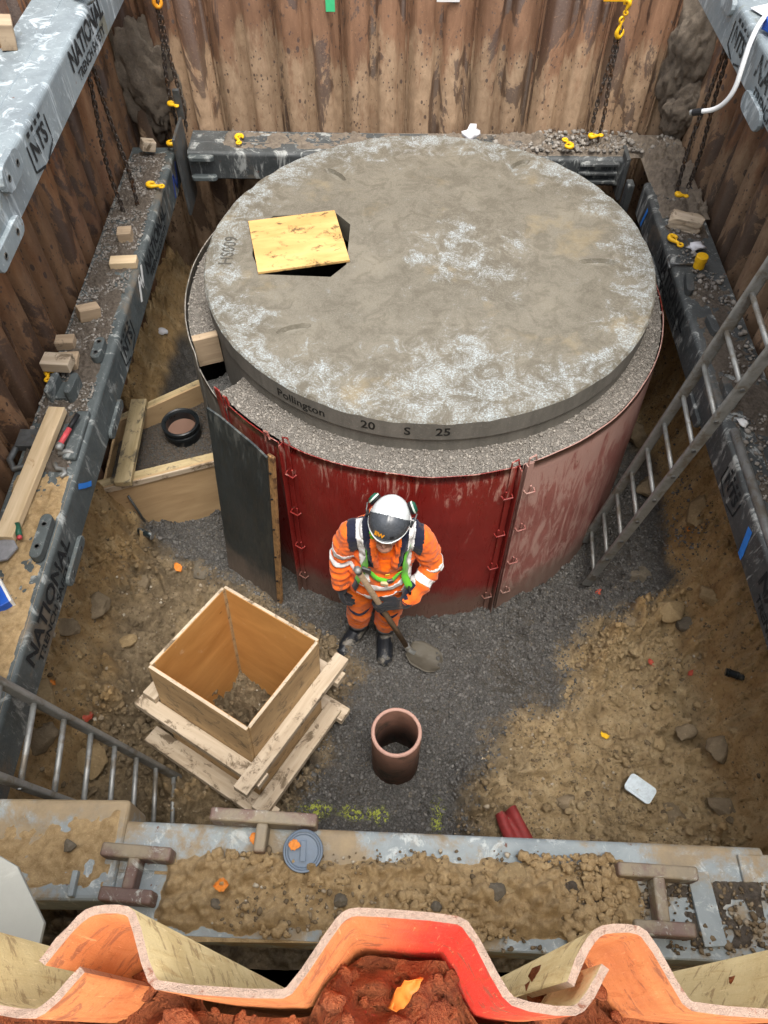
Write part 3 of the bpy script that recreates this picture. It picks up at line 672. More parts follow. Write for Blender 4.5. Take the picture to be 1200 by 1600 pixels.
def lug(parent, mat, c, size, rz=0, holes=0, axis='z'):
    """bolted plate / lug with rounded ends and real holes drawn as recessed dark discs"""
    b = MB(); L, W, H = size
    pr = arc(L/2-W/2, 0, W/2, -90, 90, 6)+arc(-L/2+W/2, 0, W/2, 90, 270, 6) if W < L else [(-L/2, -W/2), (L/2, -W/2), (L/2, W/2), (-L/2, W/2)]
    b.prism(pr, -H/2, H/2)
    M = Matrix.Translation(c) @ rotz(rz)
    if axis == 'x': M = M @ Matrix.Rotation(R(90), 4, 'Y') @ rotz(R(90))
    o = b.build('lug', mat, parent, M, bev=.004)
    for i in range(holes):
        hb = MB(); hb.lathe([(.0005, 0), (.011, 0), (.011, .003), (.016, .003), (.016, 0)], 12)
        hb.build('bolt', MT['darkmetal'], o, M @ Matrix.Translation(((i-(holes-1)/2)*L*.5, 0, H/2)))
    return o
# inner-face and top plates of the side walers
for (y, z) in ((2.05, 1.39), (3.05, 1.38)): lug(lw, MT['low_beam'], (-1.632, y, z), (.30, .07, .022), 0, 2, 'x')
for (x, y, L) in ((-1.70, 2.02, .26), (-1.72, 3.35, .18)): lug(lw, MT['low_beam'], (x, y, TOP+.035), (L, .06, .05), R(90), 2)
# double lug casting on the left waler
for dx in (-.055, .055): lug(lw, MT['low_beam'], (-1.845+dx, 3.03, TOP+.045), (.16, .045, .09), R(84))
MB().box((0, 0, 0), (.10, .13, .03)).build('casting_base', MT['low_beam'], lw, Matrix.Translation((-1.845, 3.03, TOP+.016)), bev=.006)
MB().box((0, 0, 0), (.075, .34, .035)).build('raised_pad', MT['low_beam'], lw, Matrix.Translation((-1.70, 2.70, TOP+.016)), bev=.012)
# shackle plate hanging off the outer side
b = MB(); b.prism([(-.05, -.06), (.05, -.06), (.06, 0), (.05, .06), (-.05, .06)], 0, .045); b.tube([(-.05, -.05, .02), (-.06, -.14, .02), (-.02, -.20, .02), (.04, -.18, .02)], .018, 8)
b.build('bracket', MT['darkmetal'], lw, Matrix.Translation((-1.955, 2.66, TOP)), bev=.004)
for (y, z) in ((4.45, 1.40), (3.20, 1.37)): lug(rw, MT['right_beam'], (1.874, y, z), (.32, .07, .022), 0, 2, 'x')
for (x, y, L, a) in ((1.945, 4.02, .20, 80), (2.00, 3.62, .16, 95), (1.955, 3.05, .22, 90)): lug(rw, MT['right_beam'], (x, y, TOP+.025), (L, .05, .05), R(a), 0)
b = MB(); b.tube([(1.925, 2.78, TOP+.012), (1.925, .6, TOP+.012)], .026, 10); b.build('edge_tube', MT['galv'], rw, smooth=True)
# corner plates of the lower frame
b = MB(); b.box((-1.585, 5.55, 1.50), (.022, .32, .62)); b.box((-1.60, 5.80, 1.86), (.05, .03, .22)); b.build('end_plate', MT['darkmetal'], bw, bev=.004)
for zq in (1.60, 1.44): lug(bw, MT['low_beam'], (-1.44, 5.515, zq), (.20, .06, .03))
b = MB(); b.box((1.80, 5.52, 1.50), (.03, .20, .34)); b.box((1.83, 5.33, 1.43), (.05, .09, .22)); b.build('end_plate', MT['right_beam'], bw, bev=.006)
for zq in (1.60, 1.53, 1.46): MB().box((1.60, 5.475, zq), (.30, .05, .022)).build('rib', MT['right_beam'], bw, bev=.004)
# upper walers: plates under and on the face
lug(ulw, MT['up_beam'], (-1.625, 2.78, 2.80), (.34, .09, .024), 0, 2, 'x'); lug(ulw, MT['up_beam'], (-1.615, 3.02, 2.99), (.24, .12, .03), 0, 2, 'x')
MB().box((-1.80, 2.2, 3.025), (.25, .55, .03)).build('wide_flange', MT['up_beam'], ulw, bev=.006)
lug(urw, MT['up_beam'], (1.872, 3.95, 2.79), (.30, .10, .024), 0, 3, 'x'); lug(urw, MT['up_beam'], (1.872, 4.72, 2.99), (.20, .09, .03), 0, 1, 'x'); lug(urw, MT['up_beam'], (1.872, 3.62, 2.98), (.24, .10, .03), 0, 0, 'x')
for (px, py) in ((-1.72, 4.72), (-1.66, 4.60)):
    b = MB(); b.tube([(px-.05, py+.05, 3.03), (px, py, 3.10), (px+.05, py-.04, 3.03)], .03, 10); b.build('lifting_eye', MT['up_beam'], ulw, smooth=True)
# stencilled lettering: faces at x=-1.645 look to +x (text runs +y), x=1.885 look to -x (text runs -y)
FL = lambda y, z, x: axes((0, 1, 0), (0, 0, 1), (x, y, z))
FR = lambda y, z, x: axes((0, -1, 0), (0, 0, 1), (x, y, z))
def nts(parent, F, y, z, x, s, mat):
    lettering('NTS', .13*s, F(y, z, x), parent, mat, .95, .004*s)
    M = F(y, z, x); b = MB()
    for (a, c) in (((-.15, .06), (-.15, -.07)), ((.15, .06), (.15, -.07)), ((-.15, -.07), (-.03, -.105)), ((.15, -.07), (.03, -.105))):
        b.bar((a[0]*s, a[1]*s, 0), (c[0]*s, c[1]*s, 0), .012*s, .001)
    for k in range(4): b.box(((-.09+k*.06)*s, .085*s, 0), (.03*s, .022*s, .001))
    b.build('logo_frame', mat, parent, M)
def national(parent, F, y, z, x, s, mat):
    lettering('NATIONAL', .145*s, F(y, z+.035*s, x), parent, mat, 1.0, .004*s)
    lettering('TRENCH SAFETY', .072*s, F(y, z-.062*s, x), parent, mat, 1.12, .002*s)
national(ulw, FL, 4.42, 2.90, -1.631, .95, MT['black']); nts(ulw, FL, 3.42, 2.89, -1.631, .95, MT['black'])
nts(urw, FR, 4.42, 2.91, 1.876, .9, MT['blackfaint']); national(urw, FR, 3.72, 2.91, 1.876, 1.05, MT['blackfaint'])
national(lw, FL, 4.62, 1.49, -1.641, .95, MT['black']); nts(lw, FL, 3.60, 1.49, -1.641, .95, MT['black']); national(lw, FL, 1.75, 1.49, -1.641, .95, MT['black'])
national(rw, FR, 4.10, 1.49, 1.881, 1.0, MT['black']); nts(rw, FR, 2.47, 1.49, 1.881, .85, MT['black']); national(rw, FR, 1.55, 1.49, 1.881, 1.0, MT['black'])
# spray paint strokes
def stroke(parent, pts, w, mat, F, x):
    M = F(0, 0, x); b = MB()
    for a, c in zip(pts[:-1], pts[1:]): b.bar((a[0], a[1], 0), (c[0], c[1], 0), w, .001)
    b.build('paint_mark', mat, parent, M)
stroke(lw, [(5.30, 1.40), (5.36, 1.55), (5.42, 1.42), (5.50, 1.58)], .03, MT['darkbluepaint'], FL, -1.6395)
stroke(lw, [(4.02, 1.46), (4.10, 1.60), (4.13, 1.50), (4.20, 1.62)], .035, MT['white'], FL, -1.640)
stroke(lw, [(2.40, 1.57), (2.46, 1.50), (2.52, 1.44)], .03, MT['bluepaint'], FL, -1.6395)
stroke(rw, [(-2.12, 1.38), (-2.12, 1.40), (-2.17, 1.56)], .05, MT['bluepaint'], FR, 1.879)
stroke(rw, [(-5.0, 1.40), (-4.95, 1.56)], .03, MT['bluepaint'], FR, 1.879)

# near waler: stubs, plates, sliding end
def istub(parent, cx, cy, w, d, a, h=.095, full=True):
    b = MB(); t = .050
    b.box((0, d/2-t/2, 0), (w, t, h)); b.box((0, 0 if full else -t/2, 0), (t*.9, d-2*t+.012 if full else d-t+.006, h-.006))
    if full: b.box((0, -d/2+t/2, -.002), (w*.74, t, h))
    return b.build('i_section_stub', MT['lug'], parent, Matrix.Translation((cx, cy, TOP+h/2-.002)) @ rotz(R(a)), bev=.010, seg=3)
istub(nw, -.945, .50, .27, .20, -4); istub(nw, -.47, .655, .42, .15, -3, full=False); istub(nw, 1.03, .43, .30, .24, -3)
MB().box((0, 0, 0), (.085, .25, .02)).build('flat_bar', MT['near_beam'], nw, Matrix.Translation((1.215, .41, TOP+.011)) @ rotz(R(3)), bev=.003)
MB().box((0, 0, 0), (.022, .09, .05)).build('rib', MT['near_beam'], nw, Matrix.Translation((-1.17, .47, TOP+.02)), bev=.004)
b = MB(); b.box((-1.36, .60, TOP-.123), (.68, .37, .27)); b.build('end_sleeve', MT['near_beam'], nw, bev=.02, seg=3)
b = MB(); b.box((1.66, .47, TOP-.14), (.42, .27, .22)); b.build('sliding_end', MT['near_beam'], nw, bev=.02, seg=3)
b = MB(); b.box((1.45, .55, TOP+.008), (.14, .10, .016)); b.build('corner_plate', MT['near_beam'], nw, bev=.006)
# grey steel sheet leaning at the left end behind the near piles
b = MB(); b.prism([(-1.30, 0), (-.66, 0), (-.66, .16), (-.74, .26), (-1.30, .52)], 0, .012)
b.build('steel_sheet', MT['gplate'], None, Matrix.Translation((0, .02, 3.12)) @ Matrix.Rotation(R(2), 4, 'X'), bev=.002, label='grey steel sheet at the left end of the foreground piles', cat='steel sheet')

# dirt layers lying on the beams: low where the steel shows through
def debris(name, label, x0, x1, y0, y1, z, amp, off, mat, seed, sc=5, step=.008, fall=.03):
    xs = np.arange(x0, x1, step); ys = np.arange(y0, y1, step); X, Y = np.meshgrid(xs, ys)
    h = fbm(X, Y, sc, 5, seed, .55)+.35*fbm(X, Y, sc*6, 3, seed+9)
    ed = np.minimum.reduce([X-x0, x1-X, Y-y0, y1-Y]); ed = ed+.35*fall*fbm(X, Y, 14, 3, seed+3); q_ = np.maximum(0, h-off-1.2*(1-sstep(0, fall, ed))); bil = np.abs(fbm(X, Y, sc*3, 4, seed+4))
    Z = z-.0015+amp*(q_**1.35)*(.55+1.5*bil)
    me = grid_mesh(name, X, Y, Z); mobj(name, me, mat, kind='stuff', label=label); return X, Y, Z
debris('mud', 'wet sandy mud caked on the near waler', -.88, 1.0, .285, .605, TOP, .075, -.72, MT['mudwet'], 201, 5, fall=.07, step=.006)
debris('mud', 'gravelly mud at the right end of the near waler', .62, 1.46, .26, .52, TOP, .05, -.3, MT['dirt'], 207, 6)
debris('mud', 'sandy mud at the left end of the near waler', -1.68, -1.03, .44, .76, TOP+.0115, .05, -.05, MT['mudwet'], 209, 5)
debris('grit', 'grit and rubble along the top of the left waler', -1.975, -1.69, 2.45, 5.55, TOP, .035, -.5, MT['dirt'], 211, 9)
debris('grit', 'sandy dirt on the near end of the left waler', -1.975, -1.66, .5, 2.45, TOP, .05, -.25, MT['mudwet'], 213, 5)
debris('grit', 'rubble heap on the right end of the back waler', .85, 2.28, 5.53, 5.86, TOP, .06, -.5, MT['clod'], 217, 7)
debris('grit', 'rubble heap at the far end of the right waler', 1.92, 2.27, 4.75, 5.6, TOP, .065, -.5, MT['clod'], 219, 6)
debris('grit', 'dirt film on the right waler', 1.91, 2.225, 2.0, 4.7, TOP, .025, -.15, MT['dirt'], 223, 5)
debris('grit', 'dirt on the left part of the back waler', -1.3, .9, 5.60, 5.86, TOP, .045, -.2, MT['clod'], 227, 8)
_g = np.random.default_rng(95); x, y = _g.uniform(-.86, .92, 5200), _g.uniform(.30, .585, 5200); k = (fbm(x, y, 5, 4, 96) > .02) & (np.hypot(x+.305, y-.585) > .10) & (np.hypot(x+.60, y-.46) > .05); x, y = x[k], y[k]
clods('clods', 'crumbly sandy clods heaped on the near waler', x, y, np.full(len(x), TOP+.034), .002, .0042, .020, MT['mudwet'], 97)
def peb_on(name, label, n, x0, x1, y0, y1, z, s0, mat, seed):
    x, y, g = spread(n, x0, x1, y0, y1, seed); k = fbm(x, y, 4, 3, seed) > -.12; x, y = x[k], y[k]; s = g.gamma(2.2, s0, len(x))+.003
    mobj(name, scatter_mesh(name, np.stack([x, y, np.full(len(x), z)+s*.3], 1), np.minimum(s, .02), seed=seed), MT[mat], kind='stuff', label=label)
peb_on('chippings', 'grey chippings strewn on the left waler', 4200, -1.97, -1.69, 2.5, 5.5, TOP+.006, .0014, 'chip', 31)
peb_on('chippings', 'dark gravel strewn on the near waler', 900, .35, 1.6, .26, .50, TOP+.008, .0018, 'pebble', 33)
peb_on('chippings', 'tan grit strewn on the near waler', 900, -.8, .9, .32, .60, TOP+.03, .0016, 'pebble', 35)
peb_on('chippings', 'grey chippings on the right waler', 900, 1.95, 2.2, 2.0, 5.4, TOP+.006, .003, 'chip', 37)
peb_on('chippings', 'chippings on the back waler', 700, .8, 2.2, 5.55, 5.85, TOP+.03, .004, 'chip', 39)
# ------------------------------------------------------------------ concrete chamber: cover slab, ring, surround
ST, SR = 1.756, 1.44
slab = thing('cover_slab', 'huge round concrete cover slab with square hatch, stencilled Pollington on its rim', 'concrete slab', (SX, SY, 1.60))
b = MB(); prof = [(SR-.012, 1.60), (SR, 1.615), (SR, ST-.012), (SR-.010, ST)]; sg = 288; v = []; g = random.Random(4)
chip = [max(0, mnoise.fractal(Vector((math.cos(2*math.pi*i/sg)*9, math.sin(2*math.pi*i/sg)*9, 2)), 1, 2, 3)) for i in range(sg)]
for i in range(sg):
    a = 2*math.pi*i/sg; j = chip[i]
    for k, (r_, z_) in enumerate(prof):
        r_ -= (.022*j if k == 3 else 0); z_ -= (.020*j if k == 2 else 0)
        v.append((SX+r_*math.cos(a), SY+r_*math.sin(a), z_))
f = [(i*4+k, ((i+1) % sg)*4+k, ((i+1) % sg)*4+k+1, i*4+k+1) for i in range(sg) for k in range(3)]
f += [tuple(i*4+3 for i in range(sg)), tuple(i*4 for i in range(sg-1, -1, -1))]
b.add(v, f); me = b.mesh('slab_body')
HATCH = [(-.885, 4.34), (-.875, 4.13), (-.80, 3.935), (-.36, 3.915), (-.265, 4.04), (-.255, 4.46), (-.35, 4.58), (-.78, 4.55)]
cut = MB(); cut.prism(HATCH, 1.3, 2.1); co = bpy.data.objects.new('cut', cut.mesh('cut')); COL.objects.link(co)
cuts = [co]
for (x, y, L, a) in ((-.555, 3.435, .115, 20), (-.385, 5.05, .115, -46), (1.345, 4.085, .135, -2), (.95, 5.2, .10, 40)):
    c = MB(); pr = [(.0001, -.03), (.018, -.024), (.026, 0), (.018, .024), (.0001, .03)]; c.lathe(pr, 16)
    me2 = c.mesh('cut'); me2.transform(Matrix.Translation((x, y, ST+.004)) @ rotz(R(a)) @ Matrix.Diagonal((L/.026, 1.5, 1.3, 1)))
    o2 = bpy.data.objects.new('cut', me2); COL.objects.link(o2); cuts.append(o2)
def mods(o):
    for c in cuts:
        q = o.modifiers.new('b', 'BOOLEAN'); q.object = c; q.operation = 'DIFFERENCE'; q.solver = 'EXACT'
me = rework(me, mods)
for c in cuts: bpy.data.objects.remove(c)
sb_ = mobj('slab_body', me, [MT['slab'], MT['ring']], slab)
for p_ in me.polygons: p_.material_index = 1 if abs(p_.normal.z) < .5 and math.hypot(p_.center.x-SX, p_.center.y-SY) > SR-.03 else 0  # upright slab side in darker concrete: its shading put into the colour
def rim_text(s, size, a_mid, z, bold):
    me = text_mesh(s, size, 1.0, bold)
    for vv in me.vertices:
        th = R(a_mid)+vv.co.x/SR; zz_ = vv.co.y
        vv.co = (SX+(SR+.0025)*math.cos(th), SY+(SR+.0025)*math.sin(th), z+zz_)
    mobj('lettering', me, MT['ink'], slab)
rim_text('Pollington', .082, 238.6, 1.672, .001); rim_text('20', .085, 255.3, 1.678, .0015); rim_text('S', .085, 264.0, 1.676, .0015); rim_text('25', .085, 271.8, 1.678, .0015)
me = text_mesh('HS009', .115, .95, .002); mobj('lettering', me, MT['deboss_shade'], slab, Matrix.Translation((-1.03, 4.17, ST+.002)) @ rotz(R(88)))  # flat dark letters: shade inside the sunk lettering put into colour

rg = thing('chamber_ring', 'grey precast concrete ring carrying the round cover slab', 'concrete ring', (SX, SY, 0))
b = MB(); b.lathe([(1.425, -.1), (1.425, 1.598), (1.25, 1.598), (1.25, -.1)], 192, 0, Matrix.Translation((SX, SY, 0)), closed=True); b.build('ring_wall', MT['ring'], rg, smooth=False)
# surround of gravel concrete between ring and shutter
def annulus(name, label, a0, a1, r0, r1, z, mat, seed, amp=.012):
    th = np.radians(np.arange(a0, a1+.01, .30)); rr = np.linspace(r0, r1, 26); T, Q = np.meshgrid(th, rr); Q = r0+(Q-r0)*(1-.045/(r1-r0)*np.maximum(0, np.cos(T)))
    X = SX+Q*np.cos(T); Y = SY+Q*np.sin(T)
    Z = z+amp*fbm(X, Y, 5, 4, seed)+.006*fbm(X, Y, 40, 3, seed+5)+.03*sstep(.05, 0, Q-r0)-.0*Q
    mobj(name, grid_mesh(name, X, Y, Z), mat, kind='structure', label=label)
    n = int((a1-a0)*42); g = np.random.default_rng(seed); t = np.radians(g.uniform(a0, a1, n)); q = r0+g.uniform(0, 1, n)*(r1-r0-.045*np.maximum(0, np.cos(t)))
    x = SX+q*np.cos(t); y = SY+q*np.sin(t); s = g.gamma(4, .0009, n)+.002
    zz_ = z+amp*fbm(x, y, 5, 4, seed)+.03*sstep(.05, 0, q-r0)
    return np.stack([x, y, zz_+s*.3], 1), s
P1, S1 = annulus('concrete_surround', 'pale gravelly concrete poured around the chamber', 217, 560, 1.42, 1.592, 1.475, MT['nofines'], 301)
P2, S2 = annulus('concrete_surround', 'lower dark wet concrete in the gap left of the chamber', 200, 217, 1.42, 1.592, 1.14, MT['wetconc'], 305, .02)
mobj('chippings', scatter_mesh('chippings', P1, S1, seed=303), MT['chip'], kind='stuff', label='chippings in the concrete around the chamber')
mobj('chippings', scatter_mesh('chippings', P2, S2, seed=304), MT['gravel'], kind='stuff', label='dark chippings in the low concrete left of the chamber')
# sloping face where the front pour stops
b = MB(); rows = []
for k in range(7):
    t = k/6; an = 217.5-5.5*t-(1.2*math.sin(k*2.1)); rows.append([(SX+r_*math.cos(R(an)), SY+r_*math.sin(R(an)), 1.47-.34*t+.01*math.sin(k*3+r_*40)) for r_ in np.linspace(1.42, 1.592, 8)])
b.add([p for q in rows for p in q], [(k*8+i, k*8+i+1, (k+1)*8+i+1, (k+1)*8+i) for k in range(6) for i in range(7)])
b.build('concrete_surround', MT['nofines'], kind='structure', label='rough slope where the pale concrete pour stops', smooth=True)

# round shutter: curved steel panels around the concrete
sh = thing('round_shutter', 'round red steel shutter panels holding the concrete around the chamber', 'shutter', (SX, SY, 0))
def cyl(r_, a, z):
    r_ -= .045*max(0, math.cos(R(a))); return Vector((SX+r_*math.cos(R(a)), SY+r_*math.sin(R(a)), z))
def panel(a0, a1, z0, z1, mat, seed, rt_=1.600, rb=1.645, dent=.006, parent=sh, top=None):
    na = max(6, int((a1-a0)/1.2)); nz = 24; v = []; th = .007
    for s_ in (0, 1):
        for k in range(nz+1):
            for i in range(na+1):
                a = a0+(a1-a0)*i/na; t = k/nz; z = z0+(z1-z0)*t; r_ = rb+(rt_-rb)*t+s_*th
                if top and k == nz: z += top(a)
                dn = mnoise.fractal(Vector((a*.06+seed, z*1.6, seed)), 1, 2, 3)
                r_ += dent*dn*(.25+.75*math.sin(math.pi*min(1, max(0, i/na))))
                v.append(cyl(r_, a, z))
    W = na+1; o = (nz+1)*W; f = []
    for k in range(nz):
        for i in range(na):
            f.append((k*W+i+1, k*W+i, (k+1)*W+i, (k+1)*W+i+1)); f.append((o+k*W+i, o+k*W+i+1, o+(k+1)*W+i+1, o+(k+1)*W+i))
    for i in range(na): f.append((nz*W+i, nz*W+i+1, o+nz*W+i+1, o+nz*W+i))
    for k in range(nz): f.append((k*W, (k+1)*W, o+(k+1)*W, o+k*W)); f.append((k*W+na, o+k*W+na, o+(k+1)*W+na, (k+1)*W+na))
    b = MB(); b.add(v, f); return b.build('panel', mat, parent, smooth=True)
def flange(pn, a, mat, z0=-.12, z1=1.50, dirn=1, w=.045):
    """upright edge flange with clips on a panel"""
    b = MB(); p0 = cyl(1.652, a, z0); p1 = cyl(1.607, a, z1); rad = Vector((math.cos(R(a)), math.sin(R(a)), 0))
    tan = Vector((-math.sin(R(a)), math.cos(R(a)), 0))
    b.bar(p0+rad*w/2, p1+rad*w/2, .007, w, rad)
    b.bar(p0+tan*.03*dirn+rad*.008, p1+tan*.03*dirn+rad*.008, .035, .006, rad)
    fl = b.build('edge_flange', mat, pn, bev=.002)
    for z in (.12, .50, .88, 1.26):
        t = (z-z0)/(z1-z0); c = p0.lerp(p1, t)+rad*.012+tan*.055*dirn; cb = MB()
        cb.tube([c+tan*.025*dirn, c+rad*.028+tan*.02*dirn, c+rad*.028-tan*.035*dirn, c-tan*.04*dirn], .0055, 6)
        cb.tube([c-Vector((0, 0, .035))+rad*.004, c+Vector((0, 0, .035))+rad*.004], .006, 6)
        cb.build('clip', mat, fl)
    for z in (z1,):
        c = p1+rad*.01+tan*.03*dirn; cb = MB(); cb.tube([c-tan*.02, c-tan*.02+Vector((0, 0, .05)), c+tan*.015+Vector((0, 0, .065)), c+tan*.025+Vector((0, 0, .02))], .006, 6); cb.build('hook', mat, fl)
pA = panel(237, 288, -.16, 1.485, MT['shell_red'], 1, dent=.013); flange(pA, 287.4, MT['shell_red'], dirn=-1); flange(pA, 238.0, MT['shell_red'], dirn=1)
pB = panel(288.6, 352, -.16, 1.49, MT['shell_worn'], 2, rb=1.66, dent=.008); flange(pB, 289.0, MT['shell_worn'], dirn=1, w=.03)
pC = panel(352.5, 420, -.1, 1.48, MT['shell_red'], 3); pD = panel(60.5, 140, -.1, 1.50, MT['shell_grey'], 4); pE = panel(140.5, 205, -.1, 1.52, MT['shell_grey'], 5)
pF = panel(205.5, 219.5, -.1, 1.40, MT['shell_grey'], 6, rb=1.61); pG = panel(220, 236.5, -.1, 1.46, MT['shell_red'], 7, rb=1.605)
b = MB(); c0 = cyl(1.62, 219.6, 1.20); b.bar(c0, c0+Vector((-.02, .02, .36)), .05, .012, (-.7, -.7, 0)); b.build('bracket', MT['shell_red'], pG, bev=.003)
b = MB(); c1 = cyl(1.625, 219.4, .55); b.bar(c1, c1+Vector((-.01, .01, .66)), .06, .014, (-.7, -.7, 0)); b.build('strap', MT['shell_worn'], pG, bev=.003)
for (a, z, L) in ((221, 1.45, .10), (233.5, 1.43, .09)):
    c = cyl(1.62, a, z); b = MB(); b.tube([c, c+Vector((0, 0, L)), c+Vector((.02, -.02, L+.01)), c+Vector((.03, -.03, L-.04))], .007, 6); b.build('hook', MT['shell_red'], pG)

# loose black shutter plate leaning on the round shutter
pl = thing('black_shutter_plate', 'black oily steel plate with rusty edge leaning against the red shutter', 'steel plate', (-.98, 2.71, 0))
b = MB(); A0 = Vector((-1.155, 2.86, -.06)); A1 = Vector((-1.055, 3.045, 1.50)); B0 = Vector((-.785, 2.56, -.16)); B1 = Vector((-.672, 2.700, 1.465)); n1, n2 = 14, 16; v = []
nrm = Vector((-.62, -.78, 0))
for s_ in (0, 1):
    for k in range(n2+1):
        for i in range(n1+1):
            u = i/n1; t = k/n2; p = (A0*(1-u)+B0*u)*(1-t)+(A1*(1-u)+B1*u)*t
            p = p-nrm*(.012*math.sin(math.pi*u))+nrm*(.012*s_+.004*mnoise.noise(Vector((u*3, t*4, 1)))); v.append(p)
W = n1+1; o = (n2+1)*W; f = []
for k in range(n2):
    for i in range(n1): f += [(k*W+i, k*W+i+1, (k+1)*W+i+1, (k+1)*W+i), (o+k*W+i+1, o+k*W+i, o+(k+1)*W+i, o+(k+1)*W+i+1)]
for i in range(n1): f.append((n2*W+i, n2*W+i+1, o+n2*W+i+1, o+n2*W+i))
for k in range(n2): f += [(k*W, (k+1)*W, o+(k+1)*W, o+k*W), (k*W+n1, o+k*W+n1, o+(k+1)*W+n1, (k+1)*W+n1)]
b.add(v, f); b.build('sheet', MT['plate'], pl, smooth=False)
b = MB(); b.bar(B0+Vector((.02, .0, 0)), B1+Vector((.02, 0, .01)), .05, .022, nrm); eo = b.build('edge_bar', MT['rusty_edge'], pl, bev=.003)
for t in (.1, .25, .42, .60, .78, .92):
    p = B0.lerp(B1, t)+Vector((.02, 0, 0))+nrm*.013; b = MB(); b.lathe([(.0005, .003), (.010, .002), (.011, 0)], 10); b.build('bolt', MT['dark'], eo, axes((1, 0, 0), Vector((0, 0, 1)), p))
# timber stop in the annulus and boards beside the gap
def board(name, a, c, w, th, mat, parent=None, upv=(0, 0, 1), bev=.003, **kw):
    a = Vector(a); c = Vector(c); x = (c-a); L = x.length; x.normalize(); upv = Vector(upv)
    y = upv.cross(x).normalized(); z = x.cross(y); M = Matrix((x, y, z)).transposed().to_4x4(); M.translation = (a+c)/2
    bb = MB(); bb.box((0, 0, 0), (L, w, th)); return bb.build(name, MT[mat] if isinstance(mat, str) else mat, parent, M, bev=bev, **kw)
board('timber_stop', cyl(1.43, 200.5, 1.42), cyl(1.59, 200.5, 1.42), .055, .22, 'pine_old', label='short brown timber stop across the concrete gap left of the slab', cat='timber')

# plywood cover over the hatch
pc = [Vector((-.94, 4.46, 0)), Vector((-.37, 4.59, 0)), Vector((-.24, 4.06, 0)), Vector((-.81, 3.93, 0))]; ctr = sum(pc, Vector())/4
ang = math.atan2(pc[1].y-pc[0].y, pc[1].x-pc[0].x)
b = MB(); b.box((0, 0, 0), (.585, .545, .018)); b.build('plywood_cover', MT['ply_lid'], None, Matrix.Translation((ctr.x, ctr.y, ST+.012)) @ rotz(ang), bev=.002, label='yellow plywood square laid over the hatch of the round slab', cat='plywood')
# ------------------------------------------------------------------ plywood formwork box in front
bt = Vector((-.805, 1.695, 1.03)); TZ = R(-31.2)
BR = Matrix.Rotation(R(-6.5), 4, 'X') @ Matrix.Rotation(R(2.3), 4, 'Y') @ rotz(TZ)
BW, BD, BH = .655, .615, 1.03
base = Matrix.Translation(bt) @ BR @ Matrix.Translation((0, 0, -BH))
fb = thing('formwork_box', 'open square plywood formwork box clamped with pale timber collars', 'formwork', (0, 0, 0)); fb.matrix_basis = base; WM[fb.name] = base
def side(cx, cy, L, along, mat):
    bb = MB(); bb.box((0, 0, 0), (L, BH, .018))          # local x = grain along the side, y = up
    M = base @ Matrix.Translation((cx, cy, BH/2)) @ (axes((1, 0, 0), (0, 0, 1), (0, 0, 0)) if along == 'x' else axes((0, 1, 0), (0, 0, 1), (0, 0, 0)))
    return bb.build('plywood_side', mat, fb, M, bev=.0015), M
for (cx, cy, L, al, sg_) in ((0, -BD/2, BW, 'x', 1), (0, BD/2, BW, 'x', -1), (-BW/2, 0, BD-.02, 'y', 1), (BW/2, 0, BD-.02, 'y', -1)):
    s_, M = side(cx, cy, L, al, MT['ply'])
    inn = (Vector((0, sg_, 0)) if al == 'x' else Vector((sg_, 0, 0)))*.0105          # varnished inner face
    bb = MB(); bb.box((0, 0, 0), (L-.04, BH-.004, .002)); bb.build('inner_face', MT['ply_in'], s_, base @ Matrix.Translation(inn) @ base.inverted() @ M)
    bb = MB(); bb.box((0, 0, 0), (L-.004, .003, .0165)); bb.build('cut_edge', MT['pine'], s_, M @ Matrix.Translation((0, BH/2+.0005, 0)))
def lb(a, c, w, th, mat='pine'):
    a = base @ Vector(a); c = base @ Vector(c); board('collar_board', a, c, w, th, mat, fb, (base.to_3x3() @ Vector((0, 0, 1))))
hw, hd = BW/2, BD/2
for (z, e, th) in ((.62, .12, .05),):
    lb((-hw-e, -hd-.055, z), (hw+e*.9, -hd-.055, z), .085, th); lb((-hw-e*.8, hd+.055, z), (hw+e, hd+.055, z), .085, th)
    lb((hw+.055, -hd-e-.06, z+.053), (hw+.055, hd+e+.04, z+.053), .088, th); lb((-hw-.055, -hd-e*.3, z+.053), (-hw-.055, hd+e, z+.053), .088, th)
lb((-hw-.14, -hd-.065, .16), (hw+.15, -hd-.065, .16), .11, .05); lb((hw+.065, -hd-.10, .21), (hw+.065, hd+.06, .21), .10, .05); lb((-hw-.10, hd+.06, .18), (hw+.15, hd+.06, .18), .10, .05); lb((-hw-.06, -hd, .215), (-hw-.06, hd+.1, .215), .09, .05); lb((-hw-.02, -hd-.05, .085), (hw+.12, -hd-.05, .085), .10, .09)
lb((-hw-.10, hd+.02, .66), (-hw-.10, hd+.16, .66), .05, .05)

# ------------------------------------------------------------------ left formwork with buried pipe
lf = thing('catchpit_formwork', 'low plywood formwork with dirty cross plank, filled with grey concrete', 'formwork', (-1.65, 3.5, 0))
F0 = Vector((-2.0, 3.10, 0)); F1 = Vector((-1.18, 3.385, 0)); G0 = Vector((-2.03, 3.69, 0)); G1 = Vector((-1.40, 4.13, 0))
def upright(a, c, z0, z1, th, mat, name='plywood_side'):
    a = Vector((a.x, a.y, (z0+z1)/2)); c = Vector((c.x, c.y, (z0+z1)/2)); n_ = (c-a).cross(Vector((0, 0, 1))).normalized()
    return board(name, a, c, z1-z0, th, mat, lf, n_)
upright(F0, F1, -.03, .60, .018, 'ply_clean'); upright(G0, G1, -.03, .60, .018, 'ply_clean')
dF = (F1-F0).normalized(); nF = Vector((-dF.y, dF.x, 0)); dG = (G1-G0).normalized(); nG = Vector((-dG.y, dG.x, 0))
